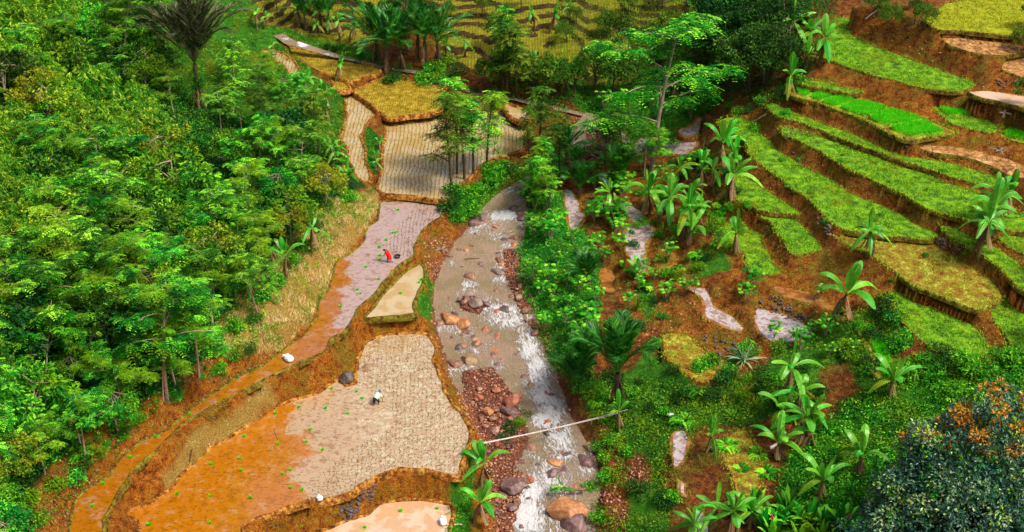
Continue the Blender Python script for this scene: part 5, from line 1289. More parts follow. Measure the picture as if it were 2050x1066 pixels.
many('shrub', 'P 905,420 930,400 955,395 980,380 915,445 940,430 905,395 985,355 1000,345 895,130 870,150 910,155 880,165 790,165 850,170', sc=(1.3, 1.8), base='dense green bank shrub', cat='shrub', group='shrubs of the river banks', sink=.1)
many('shrub', 'P 655,100 675,101 700,110 725,118 745,124 765,128 790,136 815,138 850,150 880,158 905,168 930,178 955,184 985,190 1010,190 720,126 800,146 860,162 920,180 970,196', sc=(.5, .9), base='small brookside shrub', cat='shrub', group='shrubs of the brook', jit=5, sink=.1)
many('feather', 'P 340,185 325,110 470,165 520,215 560,245 450,255 490,265 590,205 545,170 600,255 355,235 440,215', sc=(.45, .7), jit=6, base='small feathery tree behind the forest', cat='tree', group=FRG)
many('broad', 'P 500,190 575,200 345,140 620,235 460,225 530,250', sc=(.45, .65), jit=6, idx=0, base='small round tree behind the forest', cat='tree', group=FRG)
many('far', 'P 560,20 640,22 700,30 905,40 960,30 1040,20 1160,40 1260,30 1330,20 1400,40 1220,80 1130,90', sc=(.5, .8), jit=6, base='small dark tree on the far terraces', cat='tree', group='bushy trees below the far terraces')
def strew(kind, poly, n, sc, base, cat, group, seed, idx=None, sink=.05):
    r_ = np.random.default_rng(seed); pl = pts(poly); x0, y0 = pl.min(0); x1, y1 = pl.max(0); k = 0
    while k < n:
        a, b = r_.uniform(x0, x1), r_.uniform(y0, y1)
        if not pip(np.array([a]), np.array([b]), pl)[0]: continue
        k += 1; s = r_.uniform(*sc)
        place(K[kind].get(idx), a, b, 0, sc=s, base=base, cat=cat, group=group, sink=sink, tilt=.05)
GUL = 'P 1200,400 1300,330 1480,300 1500,430 1470,560 1350,580 1330,700 1250,700 1210,560'
strew('shrub', GUL, 34, (.45, 1.0), 'rounded gully bush', 'shrub', 'shrubs of the gully', 31)
strew('fern', GUL, 16, (.7, 1.2), 'gully fern', 'fern', 'ferns on the banks', 32)
strew('grassclump', GUL, 16, (.7, 1.2), 'gully grass clump', 'grass clump', 'tall grass clumps', 33)
strew('banana', GUL, 9, (.7, 1.2), 'gully banana plant', 'banana plant', BG, 34)
strew('cassava', 'P 1190,350 1250,380 1260,480 1200,560 1190,450', 14, (.9, 1.4), 'dark leafy plant by the left gully pool', 'leafy plant', 'leafy plants of the red gully', 35)
strew('shrub', 'P 1380,720 1560,700 1800,640 1800,780 1620,800 1480,850 1330,860 1240,800', 26, (.6, 1.2), 'bushy green weed', 'shrub', 'shrubs of the gully', 36)
strew('fern', 'P 1380,760 1560,760 1700,780 1620,1000 1480,1000 1330,900', 14, (.9, 1.5), 'fern of the lower slope', 'fern', 'ferns on the banks', 37)
strew('grassclump', 'P 1480,240 1900,330 2040,480 1900,600 1700,560 1500,420', 16, (.35, .6), 'small grass tuft on a terrace riser', 'grass clump', 'tall grass clumps', 38)
strew('shrub', 'P 1480,240 1900,330 2040,480 1900,600 1700,560 1500,420', 12, (.3, .55), 'tiny bush on a terrace riser', 'shrub', 'tiny bushes on the terrace risers', 39)
strew('shrub', 'P 120,930 300,800 440,705 520,700 400,800 250,880 150,980', 22, (.4, .9), 'low bush on the orange bank', 'shrub', 'low bushes on the orange bank', 40)
strew('grassclump', 'P 120,930 300,800 440,705 560,700 400,810 250,890 150,1000', 16, (.5, .9), 'grass tuft on the orange bank', 'grass clump', 'tall grass clumps', 41)
many('shrub', 'P 1060,395 1072,382 1095,358 1112,350 1035,358 1022,348 1005,362 1120,330 1145,320 1150,310 1085,330 1100,325', sc=(1.0, 1.5), base='dark waterside shrub', cat='shrub', group='shrubs of the river banks', jit=5, sink=.1)
many('slim', 'P 1055,420 1062,400 1085,385 1100,430 1120,360', sc=(.8, 1.1), base='slim waterside tree on the island tip', cat='tree', group='slim trees along the river bank')
many('shrub', 'P 1245,330 1255,300 1240,370 1230,300 1600,170 1560,200 1520,210 1570,235', sc=(.8, 1.1), base='low round green shrub', cat='shrub', group='shrubs of the river banks', sink=.1)
many('cassava', 'P 1260,470 1250,500 1330,350 1340,380 1300,400 1240,400 1350,520 1360,600 1330,610 1300,700 1250,720 1480,600 1500,570 1560,690 1610,700 1640,690 1690,650 1700,700 1660,720 1380,440 1400,420 1420,360 1450,290 1330,300 1260,310 1280,260 1240,250 1220,230 1340,250 1370,240 1300,230', jit=14, sc=(.7, 1.3), base='leafy plant on the red gully earth', cat='leafy plant', group='leafy plants of the red gully')
many('far', 'P 2110,100 2120,250 2130,400 2120,560 2140,700 2160,300', sc=(.8, 1.2), jit=10, base='bushy tree just beyond the right edge', cat='tree', group='small trees on the terraces')
many('shrub', 'P 2090,60 2100,180 2095,330 2110,480 2100,620 2130,760 2140,880 2150,1000', sc=(1.2, 1.8), jit=10, base='shrub just beyond the right edge', cat='shrub', group='shrubs below the lower terraces', sink=.1)
many('shrub', 'P 1840,740 1800,755 1880,730 1870,770 1930,740 1980,760 2030,780 1960,810 2020,820 1800,700 1790,650 1770,625 1900,800 2040,740', sc=(1.3, 1.8), base='bushy bright-leaved shrub', cat='shrub', group='shrubs below the lower terraces', sink=.1)
many('shrub', 'P 1210,925 1195,900 1215,960 1175,985 1200,1040 1330,1010 1280,985 1345,1000 1225,890 1250,910', sc=(.8, 1.2), base='leafy shrub on the right river bank', cat='shrub', group='shrubs of the river banks', sink=.1)
many('shrub', 'P 30,1040 60,1010 15,985 110,985 150,960 75,1050', sc=(.9, 1.3), idx=0, base='leafy shrub at the lower forest edge', cat='shrub', group='shrubs of the river banks', sink=.1)
CG = 'cassava plants of the green river island'
isl = 'P 1075,420 1100,425 1065,455 1095,460 1125,455 1060,490 1090,495 1120,490 1150,490 1070,525 1100,530 1135,525 1165,530 1075,560 1110,562 1145,560 1175,562 1085,595 1120,598 1155,595 1185,600 1095,630 1130,630 1165,630 1190,640 1105,665 1140,665 1170,668 1060,400 1085,385 1110,390 1130,700 1160,705'
many('cassava', isl, jit=16, sc=(.7, 1.5), base='bright leafy cassava plant', cat='cassava plant', group=CG)
many('cassava', 'P 1195,420 1215,440 1230,420 1205,400 1240,450 1250,430 1190,380', sc=(.7, .9), base='dull leafy cassava plant between two gully pools', cat='cassava plant', group=CG)
many('shrub', 'P 1040,850 1022,862 1055,838 1010,880', sc=(.6, .85), base='small-leaved shrub on the gravel bar', cat='shrub', group='shrubs of the river banks', sink=.1)
many('fern', 'P 160,915 205,800 215,830 290,665 330,650 1195,810 1215,800 150,900 60,830', sc=(.9, 1.3), base='arching green fern', cat='fern', group='ferns on the banks')
many('ros', 'P 1490,725', sc=(1.5, 1.55), base='silvery rosette plant with sword leaves', cat='pandan')
many('grassclump', 'P 1470,760 1490,790 1510,820 1465,840 1430,470 1445,455 1420,460 1500,770', sc=(1.0, 1.3), base='tall arching grass clump', cat='grass clump', group='tall grass clumps')
many('cassava', 'P 1390,335 1410,330 1350,300 1370,470 1345,500 1430,505 1440,490 1290,540 1310,560 1390,590 1640,600 1620,680 1590,690 1260,620 1280,580', sc=(.7, 1.0), base='scattered leafy gully plant', cat='cassava plant', group='leafy plants of the red gully')
many('shrub', 'P 1440,200 1460,215 1480,230 1500,225 1420,220 1400,215 1470,250 1510,260 1380,200 1350,215 1330,230 1370,320 1400,330 1440,310 1460,420 1440,440 1420,520 1460,500 1230,760 1290,760 1340,770 1380,790 1420,800 1450,760 1530,800 1600,770 1640,790 1700,720 1720,660 1560,700 1300,820 1200,800 1180,760', sc=(.6, 1.1), base='low leafy shrub of the gully', cat='shrub', group='shrubs of the gully', sink=.15)
many('ging', 'P 1530,1060 1560,1050 1590,1060 1620,1050 1650,1060 1685,1055 1700,1075 1545,1085 1600,1090 1510,1030 1575,1030 1640,1085', sc=(1.3, 1.7), base='broad-bladed ginger plant', cat='ginger plant', group='ginger plants at the bottom edge')
many('fernd', 'P 1690,1010 1740,1050', sc=(.8, .9), base='big yellow-green fern', cat='fern', group='ferns on the banks')
# bare branching tree over the grove, and two bare sticks
bt = proto_bare('bare_tree', 310, 9); place(bt, 1530, 165, 0, sc=1.0); PLACED.pop(); props(bt, 'bare branching tree with pale twigs in front of the dark grove', 'tree')
bt2 = proto_bare('bare_tree', 311, 4.2, depth=2); place(bt2, 1315, 215, 0, sc=1.3); PLACED.pop(); props(bt2, 'leafless pale forked tree behind the airy green tree', 'tree')

# the big leathery bush with orange young leaves
root = empty('leathery_bush', tuple(g1(1935, 1075))); props(root, 'big dark blue-green bush with orange young leaves on top', 'bush')
rg3 = np.random.default_rng(77); g = Geo(); c = Geo(); oo = Geo()
nclu = 620; d = rdir(rg3, nclu, -.7, 1); ctr = d * rg3.uniform(.55, 1, nclu)[:, None] ** .5 * [7.6, 5.6, 7.2] * (1 + .9 * fbm(d[:, 0] * 1.6 + 3, d[:, 2] * 1.6 + d[:, 1], 3, 12))[:, None] + [0.2, 0, 2.8]
for q in ctr[::3]: g.add(*tube(bez((q[0] * .1, q[1] * .1, -.4), (q[0] * .3, q[1] * .3, q[2] * .7), q, 6), np.linspace(.12, .015, 6), 5))
clump_leaves(c, ctr, rg3.uniform(.6, 1.0, nclu), rg3, 90, .27, .15)
tp_ = ctr[np.argsort(-(ctr[:, 2] * 1.0 + ctr[:, 1] * .55))[:130]] + [0, 0, .45]
tp_ = tp_[::2]
bl = ctr[rg3.random(len(ctr)) < .3] * [1.02, 1.02, 1.02]; lf2 = Geo(); clump_leaves(lf2, bl, np.full(len(bl), .8), rg3, 45, .24, .13); lf2.obj('light_leaves', M['leafB'], root, smooth=False)
clump_leaves(oo, tp_, np.full(len(tp_), .5), rg3, 70, .24, .12)
g.obj('stem', M['bark_dark'], root); c.obj('foliage', M['leafD'], root, smooth=False); oo.obj('young_leaves', M['leafO'], root, smooth=False)

# ------------------------------------------------------------------ undergrowth nobody could count
def zone_points(s, step, rng, jit=.5):
    """ground points at even spacing inside a surveyed zone"""
    p = pts(s); k = blurred = None
    m = pip(PX, PY, p)
    j, i = np.nonzero(m)
    x0, x1 = GX[i.min()], GX[i.max()]; y0, y1 = GY[j.min()], GY[j.max()]
    X, Y = np.meshgrid(np.arange(x0, x1, step), np.arange(y0, y1, step)); X = X.ravel() + rng.uniform(-jit, jit, X.size) * step; Y = Y.ravel() + rng.uniform(-jit, jit, Y.size) * step
    ii = np.clip(np.searchsorted(GX, X), 0, NX - 1); jj = np.clip(np.searchsorted(GY, Y), 0, NY - 1)
    ok = m[jj, ii] & (FID[jj, ii] < 0) & ~(rin[jj, ii]) & ~(sin_[jj, ii]) & ~BAREM[jj, ii]
    X, Y = X[ok], Y[ok]
    return np.stack([X, Y, hz(X, Y)], 1)
def undergrowth(name, s, step, mat, r, L, W, per, seed, label, gap=-.12, squash=.6):
    rng = np.random.default_rng(seed); P = zone_points(s, step, rng)
    P = P[fbm(P[:, 0] * .5, P[:, 1] * .5, 3, seed) > gap]
    c = Geo(); clump_leaves(c, P + [0, 0, r * .25], r * rng.uniform(.5, 1.2, len(P)), rng, per, L, W, squash=squash)
    o = c.obj(name, M[mat], smooth=False); props(o, label, 'undergrowth', kind='stuff'); return o
FZ = 'P -260,60 330,60 345,140 420,225 520,240 640,250 700,350 690,385 640,410 575,480 520,560 440,650 440,700 380,740 300,800 200,860 110,930 60,1000 80,1250 -260,1250'
undergrowth('undergrowth', FZ, .9, 'leafC', 1.0, .26, .14, 34, 399, 'leafy growth coloured dark as shaded gaps under the forest trees', gap=-.5)  # dark leaf colour paints in the shade between the forest crowns
undergrowth('undergrowth', FZ, .8, 'leafA', .75, .22, .12, 34, 400, 'dense leafy undergrowth of the left-hand forest slope')
undergrowth('undergrowth', 'P -260,560 440,560 440,700 380,745 300,805 200,865 110,935 60,1000 90,1250 -260,1250', .6, 'leafL', .5, .2, .11, 22, 401, 'bright low leaves along the lower forest slope', gap=-.02)
undergrowth('undergrowth', 'P 1060,380 1100,370 1160,440 1200,520 1200,620 1190,720 1180,800 1135,790 1105,740 1075,640 1050,590 1036,540 1036,490 1050,430', .45, 'leafA', .42, .16, .09, 26, 402, 'dense green cover of the river island', gap=-.3)
undergrowth('undergrowth', 'P 1130,760 1240,740 1400,775 1450,770 1500,760 1560,700 1620,690 1700,640 1770,600 1800,720 1780,780 1700,760 1620,820 1500,860 1430,860 1350,890 1340,1100 1180,1100 1200,980 1200,900 1165,800', .5, 'leafA', .5, .17, .09, 30, 403, 'low green weeds between the gully and the river', gap=-.12)
undergrowth('undergrowth', 'P 1600,880 1640,850 1720,790 1800,740 1900,700 2300,690 2300,1300 1500,1300 1560,960', .5, 'leafA', .7, .2, .11, 34, 404, 'thick green growth in the lower right corner', gap=-.18)
undergrowth('undergrowth', 'P 890,400 990,360 1010,330 1045,320 1070,360 990,400 930,450 900,440', .4, 'leafA', .4, .16, .09, 26, 405, 'green growth on the river bank above the rapids', gap=-.3)
undergrowth('undergrowth', 'P 845,530 868,570 866,640 845,645 832,610 850,570 P 845,530', .3, 'leafL', .22, .12, .05, 26, 406, 'bright green grass bank beside the triangular paddy', gap=-.5)
undergrowth('undergrowth', 'P 925,850 948,875 955,950 930,1100 890,1100 905,960 935,930', .35, 'leafL', .3, .14, .05, 26, 407, 'bright grass strip between the large paddy and the river', gap=-.3)
undergrowth('undergrowth', 'P 1120,165 1430,160 1445,200 1340,290 1240,320 1230,280 1180,240', .7, 'leafA', .6, .2, .1, 30, 408, 'green scrub above the flooded gully', gap=-.05)
undergrowth('undergrowth', 'P 960,150 1130,140 1180,230 1120,290 1060,320 1040,240 980,190', .7, 'leafF', .5, .2, .1, 22, 409, 'scrub along the upper river bend', gap=-.05)
undergrowth('undergrowth', 'P 540,50 640,72 760,105 750,128 640,100 560,70', .5, 'leafA', .3, .16, .07, 26, 410, 'bright green bank above the brook', gap=-.4)
undergrowth('undergrowth', 'P 330,80 500,90 560,170 640,170 690,200 690,260 650,290 560,230 450,230 330,190', .6, 'leafB', .35, .2, .06, 22, 411, 'yellow-green rough grass behind the sugar palm', gap=-.12)
undergrowth('undergrowth', 'P 733,250 760,270 757,350 737,340 728,300', .4, 'leafA', .25, .15, .07, 26, 412, 'green tongue of grass between the two planted paddies', gap=-.4)
undergrowth('undergrowth', 'P 1400,-20 1700,-20 1640,60 1640,130 1560,220 1440,200 1400,100', .8, 'leafC', .7, .26, .12, 30, 413, 'dark undergrowth of the upper right grove', gap=-.2)
undergrowth('undergrowth', 'P 1230,330 1480,300 1490,380 1450,450 1400,560 1370,520 1420,470 1300,470 1320,400', .7, 'leafA', .4, .18, .1, 24, 414, 'patchy green plants among the gully pools', gap=0.0)
undergrowth('undergrowth', 'P 1250,560 1340,560 1360,640 1330,720 1380,760 1300,760 1240,720 1250,640', .55, 'leafL', .3, .15, .07, 22, 415, 'bright weed patches on the red gully earth', gap=.03)

undergrowth('undergrowth', 'P 1130,760 1240,740 1400,775 1500,760 1620,690 1770,600 1800,720 1700,760 1620,820 1500,860 1430,860 1350,890 1340,1100 1180,1100 1200,980 1190,900 1130,800 P 1130,760', .9, 'leafB', .55, .2, .09, 40, 420, 'yellow-green weeds scattered between gully and river', gap=.05)
undergrowth('undergrowth', 'P 1600,880 1720,790 1800,740 1900,700 2100,690 2100,1200 1500,1200 1560,960', .9, 'leafB', .6, .2, .1, 40, 421, 'yellow-green growth in the lower right corner', gap=.06)
undergrowth('undergrowth', 'P 1560,860 1720,790 1800,740 1900,700 2100,690 2100,1200 1500,1200 1560,960', 1.1, 'leafC', .8, .22, .11, 50, 422, 'dark bushy growth in the lower right corner', gap=.03)
undergrowth('undergrowth', 'P 760,376 760,410 738,448 705,500 668,520 655,590 610,655 560,700 430,700 440,640 500,580 540,520 600,450 650,410', .6, 'leafA', .45, .18, .07, 34, 423, 'green weeds among the straw on the forest bank', gap=-.04)
undergrowth('undergrowth', 'P 640,410 705,400 700,470 660,510 640,590 600,640 560,680 430,700 440,640 500,580 540,520 600,450', .8, 'leafB', .6, .2, .08, 40, 427, 'olive scrub on the upper straw bank', gap=.0)
undergrowth('leaf_litter', 'P 60,1060 110,940 200,860 300,800 380,740 440,695 560,700 500,770 380,850 300,890 240,940 200,1066', .5, 'dead', .25, .16, .08, 12, 424, 'brown leaf litter below the forest edge', gap=-.1, squash=.2)
undergrowth('undergrowth', 'P 320,-40 520,-40 540,60 600,120 690,190 690,300 690,360 640,400 560,260 430,240 330,120', .7, 'leafB', .5, .22, .08, 30, 425, 'yellow-green scrub behind the sugar palm', gap=-.05)
undergrowth('undergrowth', 'P 1000,130 1130,130 1450,150 1440,220 1340,300 1240,330 1130,330 1060,260', 1.0, 'leafA', .9, .24, .12, 50, 426, 'tangled green scrub around the upper river bend', gap=.0)
undergrowth('undergrowth', 'P 60,1000 200,860 380,740 440,700 560,700 480,765 330,845 200,935 110,1050', .5, 'leafA', .35, .17, .08, 24, 430, 'green weeds creeping down the orange bank', gap=.02)
def grass_zone(s, step, mat, h, wd, k, seed, label, lean=.8, gap=-.15, name='rough_grass'):
    rng = np.random.default_rng(seed); P = zone_points(s, step, rng); P = P[fbm(P[:, 0] * .8, P[:, 1] * .8, 3, seed) > gap]
    o = Geo().add(*blades(P - [0, 0, .03], h * (.6 + .8 * vnoise(P[:, 0], P[:, 1], seed)), wd, k, rng, lean)).obj(name, M[mat], smooth=False)
    props(o, label, 'grass', kind='stuff')
grass_zone('P 760,376 762,412 740,452 708,505 672,524 658,580 615,660 564,705 430,715 440,640 500,580 540,520 600,450 650,410', .16, 'straw', .4, .05, 5, 500, 'dry straw-coloured grass on the bank above the long paddy', 1.3, -.04)
grass_zone('P 60,1060 140,930 300,800 440,700 560,700 500,770 380,850 300,890 240,940 200,1066', .3, 'straw', .28, .04, 4, 501, 'thin dry grass on the orange lower bank', .9, 0.0)
grass_zone('C1 1080,560 1230,420 1400,340 1515,250 C2 0,240 150,200 170,330 0,450 C1 1350,510 1150,640 980,830 900,800', .25, 'straw', .22, .04, 4, 502, 'pale dry grass on the bank between the two long paddies', .9, -.05)
grass_zone('P 1560,180 1700,160 2050,240 2060,640 2060,720 1900,780 1700,640 1560,560 1480,430 1440,300 1530,200', .26, 'grass_gold', .22, .04, 4, 503, 'sparse weeds on the red terrace risers', .9, .0)
grass_zone('P 640,700 720,690 730,650 850,650 880,700 940,840 925,960 700,1040 560,1060 640,1020 920,960', .3, 'grass_gold', .2, .04, 4, 504, 'weedy tufts on the paddy banks', .9, .0)
grass_zone('P 1640,30 1850,40 1940,150 2060,180 2060,240 1900,200 1700,80', .5, 'grass_gold', .3, .05, 4, 505, 'sparse weeds on the upper red slope', .9, .02)
grass_zone('P 1130,-30 1460,-30 1470,80 1400,180 1240,185 1090,130 1110,60', .42, 'grass', .4, .07, 5, 506, 'tall green grass on the overgrown far terraces', .8, -.05)
grass_zone('P 1260,560 1780,560 1700,700 1500,760 1340,740', .4, 'grass_gold', .2, .04, 4, 507, 'scattered weeds on the red gully earth', .9, .03)
# ------------------------------------------------------------------ rocks
def rock_mat():
    m, n, l, bs = nmat('river_rock')
    oi = n.new('ShaderNodeObjectInfo'); tc = n.new('ShaderNodeTexCoord')
    f = noise(n, l, 2.2, 6, .7, tc.outputs['Object']); f2 = noise(n, l, 9, 4, .7, tc.outputs['Object'])
    k = mathn(n, l, 'ADD', mathn(n, l, 'MULTIPLY', f, .6), mathn(n, l, 'MULTIPLY', f2, .4))
    c = mix(n, l, smooth01(n, l, k, .32, .72), mix(n, l, 1.0, oi.outputs['Color'], (.35, .3, .3), 'MULTIPLY'), mix(n, l, .22, oi.outputs['Color'], (.7, .5, .4)))
    l.new(c, bs.inputs['Base Color']); bs.inputs['Roughness'].default_value = .55
    bump(n, l, k, bs, .9, .06); return m
M['rock'] = rock_mat()
import bmesh
def rock_mesh(name, seed, sub=3, flat=.62, ang=.5):
    bm = bmesh.new(); bmesh.ops.create_icosphere(bm, subdivisions=sub, radius=.5)
    rng = np.random.default_rng(seed); V = np.array([v.co[:] for v in bm.verts])
    for k in range(16):        # planes knocked off, then lumps
        nrm = unit(rng.normal(0, 1, 3)); d = V @ nrm; lim = rng.uniform(.27, .43); V = V - np.maximum(0, d - lim)[:, None] * nrm * .97
    V += V * (fbm(V[:, 0] * 3 + seed, V[:, 1] * 3 + V[:, 2] * 2, 3, seed % 50) * .35)[:, None]
    V *= [1, rng.uniform(.7, .9), flat]
    for v, q in zip(bm.verts, V): v.co = q
    me = bpy.data.meshes.new(name); bm.to_mesh(me); bm.free()
    for p_ in me.polygons: p_.use_smooth = True
    me.materials.append(M['rock']); return me
RM = [rock_mesh('boulder', 600 + i, 4) for i in range(6)]; RS = [rock_mesh('rock', 620 + i, 2, .6) for i in range(6)]
COLR = {'red': (.5, .13, .04, 1), 'orange': (.62, .26, .07, 1), 'purple': (.16, .07, .075, 1), 'tan': (.42, .27, .12, 1), 'grey': (.27, .2, .17, 1), 'dark': (.06, .045, .045, 1), 'brown': (.3, .13, .06, 1), 'pink': (.5, .26, .18, 1)}

from collections import Counter
for k, t in enumerate(BOUL):
    a, b, wp, cn = t.split(','); a, b, wp = float(a), float(b), float(wp)
    p = g1(a, b); dep = p[1] * CP - (p[2] - CAMZ) * SP; s = wp * dep / FOC * 1.08
    o = bpy.data.objects.new('boulder', RM[k % 6]); COL.objects.link(o)
    o.location = (p[0], p[1], p[2] + .08 * s + .1); o.rotation_euler = (random.gauss(0, .12), random.gauss(0, .12), random.uniform(-.5, .5)); o.scale = (s, s, s * random.uniform(.9, 1.15)); o.color = COLR[cn]
    if a == 1130 and b == 1037: props(o, 'biggest orange-brown boulder of the rapids, with a fallen plant on it', 'boulder', 'boulders in the river')
    else: PLACED.append((o, a, b, {'red': 'reddish', 'orange': 'orange-brown', 'purple': 'dark purple-brown', 'tan': 'tan', 'grey': 'flat grey', 'dark': 'nearly black', 'brown': 'brown', 'pink': 'pinkish'}[cn] + ' boulder', 'boulder', 'boulders in the river'))
for a, b, wp, cn, lab, sq in ((696, 762, 34, 'dark', 'dark mossy boulder at the inner corner of the large paddy', 1.0), (738, 738, 28, 'tan', 'low mossy stone lying in the large planted paddy', .45)):
    p = g1(a, b); s = wp / 22; o = bpy.data.objects.new('boulder', RM[2]); COL.objects.link(o); o.location = (p[0], p[1], p[2] + .12 * s * sq + .05); o.scale = (s, s, s * sq * 1.3); o.color = COLR[cn]; props(o, lab, 'boulder')
rgb_ = np.random.default_rng(91); pl = np.array([(880, 540), (930, 450), (1040, 400), (1050, 470), (1040, 560), (1085, 680), (1120, 780), (1165, 900), (1185, 1060), (1010, 1060), (1040, 940), (1050, 860), (1000, 760), (900, 700)]); k = 0
while k < 96:
    a, b = rgb_.uniform(880, 1190), rgb_.uniform(400, 1060)
    if not pip(np.array([a]), np.array([b]), pl)[0]: continue
    k += 1; p = g1(a, b); s = rgb_.uniform(.45, 1.15); cn = str(rgb_.choice(['red', 'purple', 'brown', 'brown', 'orange', 'purple', 'dark']))
    o = bpy.data.objects.new('boulder', RM[k % 6]); COL.objects.link(o); o.location = (p[0], p[1], p[2] + .06 * s + .18); o.rotation_euler = (rgb_.normal(0, .2), rgb_.normal(0, .2), rgb_.uniform(0, 6)); o.scale = (s, s, s); o.color = COLR[cn]
    PLACED.append((o, a, b, {'red': 'middling red', 'orange': 'middling orange', 'purple': 'middling purplish', 'dark': 'middling dark', 'brown': 'middling brown'}[cn] + ' boulder', 'boulder', 'boulders in the river'))
# smaller rocks one can tell apart, along the water's edge and on the gravel bars
rg = np.random.default_rng(21)
RZ = [('P 925,745 985,735 1020,775 1045,830 1062,872 1035,930 1045,985 1015,1066 985,1066 985,960 965,900 945,850 930,800', 80, 'small red-brown rock on the long left gravel bar', (.25, .75)),
      ('P 1008,500 1040,498 1052,560 1078,620 1108,690 1120,745 1100,740 1082,690 1045,640 1030,600 1008,548', 44, 'small reddish rock on the gravel bar below the island', (.2, .5)),
      ('P 985,480 1040,490 1055,560 1070,640 1030,640 1000,600 990,540', 34, 'small reddish rock at the right water edge', (.35, .9)),
      ('P 915,600 950,590 990,620 960,640 925,622', 14, 'small dark rock at the head of the middle rapid', (.2, .5)),
      ('P 1000,640 1060,650 1110,720 1150,860 1180,1000 1060,1040 1060,900 1040,780 960,700', 60, 'small wet rock in the white water', (.25, .5)),
      ('P 1160,285 1230,245 1235,300 1180,320 1140,320', 30, 'small dark rock in the upper river bend', (.3, .7)),
      ('P 870,520 905,500 890,560 885,640 868,600', 26, 'small crumbled rock at the foot of the red bank', (.2, .5)),
      ('P 985,1000 1020,990 1010,1066 985,1066', 12, 'small flat rock near the bottom edge beside the river', (.3, .6))]
for s, n_, lab, (s0, s1) in RZ:
    pl = pts(s); x0, y0 = pl.min(0); x1, y1 = pl.max(0); k = 0
    while k < n_:
        a, b = rg.uniform(x0, x1), rg.uniform(y0, y1)
        if not pip(np.array([a]), np.array([b]), pl)[0]: continue
        k += 1; p = g1(a, b); sc = rg.uniform(s0, s1) * rg.uniform(.6, 1.2)
        o = bpy.data.objects.new('river_rock', RS[k % 6]); COL.objects.link(o)
        o.location = (p[0], p[1], p[2] + .12 * sc + (.25 if 'white water' in lab else .05)); o.rotation_euler = (rg.normal(0, .2), rg.normal(0, .2), rg.uniform(0, 6)); o.scale = (sc, sc, sc)
        cn = str(rg.choice(['red', 'purple', 'brown', 'pink', 'red', 'purple'])) if 'dark' not in lab else str(rg.choice(['dark', 'dark', 'purple']))
        o.color = COLR[cn]; PLACED.append((o, a, b, ('big ' if sc > .42 else 'small ') + {'red': 'red', 'purple': 'purplish', 'brown': 'brown', 'pink': 'pinkish', 'dark': 'blackish'}[cn] + ' river rock', 'rock', 'small rocks of the river'))
# dark field stones and stone piles on the terrace risers
STN = [('P 1520,595 1560,600 1620,640 1600,650 1520,620', 60, 'dark stone in the retaining wall above the white pool', 'dark'), ('P 1400,670 1470,690 1500,720 1440,715', 34, 'dark stone in the heap left of the white pool', 'dark'),
       ('P 1640,435 1660,455 1670,480 1645,470 1632,445', 16, 'grey stone in the pile between two small terraces', 'grey'), ('P 1870,480 1925,495 1915,510 1880,500', 26, 'grey stone in the pile at the weedy terrace rim', 'grey'),
       ('P 1788,290 1826,285 1826,308 1795,308', 16, 'dark stone in the pile below the seedling beds', 'dark'), ('P 1355,540 1370,545 1375,570 1358,565', 12, 'grey stone in the column beside the small gully field', 'grey'),
       ('C2 500,960 640,880 740,810 740,880 640,950 560,1010', 90, 'dark stone in the retaining wall below the large paddy', 'dark'), ('P 1560,250 1600,255 1620,280 1570,290', 14, 'dark stone on the riser left of the narrow terrace', 'dark'),
       ('P 1925,70 1990,90 1960,100 1880,90', 10, 'dark clod on the upper red slope', 'dark'), ('P 1990,150 2040,165 2030,185 1995,180', 10, 'dark clod near the right edge above the wet terrace', 'dark')]
for s, n_, lab, cn in STN:
    pl = pts(s); x0, y0 = pl.min(0); x1, y1 = pl.max(0); k = 0
    while k < n_:
        a, b = rg.uniform(x0, x1), rg.uniform(y0, y1)
        if not pip(np.array([a]), np.array([b]), pl)[0]: continue
        k += 1; p = g1(a, b); sc = rg.uniform(.22, .5)
        o = bpy.data.objects.new('field_stone', RS[k % 6]); COL.objects.link(o)
        o.location = (p[0], p[1], p[2] + .1 * sc); o.rotation_euler = (rg.normal(0, .4), rg.normal(0, .4), rg.uniform(0, 6)); o.scale = (sc, sc, sc * 1.2); o.color = COLR[cn]
        props(o, lab, 'stone', 'stones: ' + lab.split(' in ')[-1].split(' on ')[-1]) if n_ > 30 else PLACED.append((o, a, b, {'dark': 'dark field stone', 'grey': 'grey field stone'}[cn], 'stone', 'stones: ' + lab.split(' in ')[-1].split(' on ')[-1]))
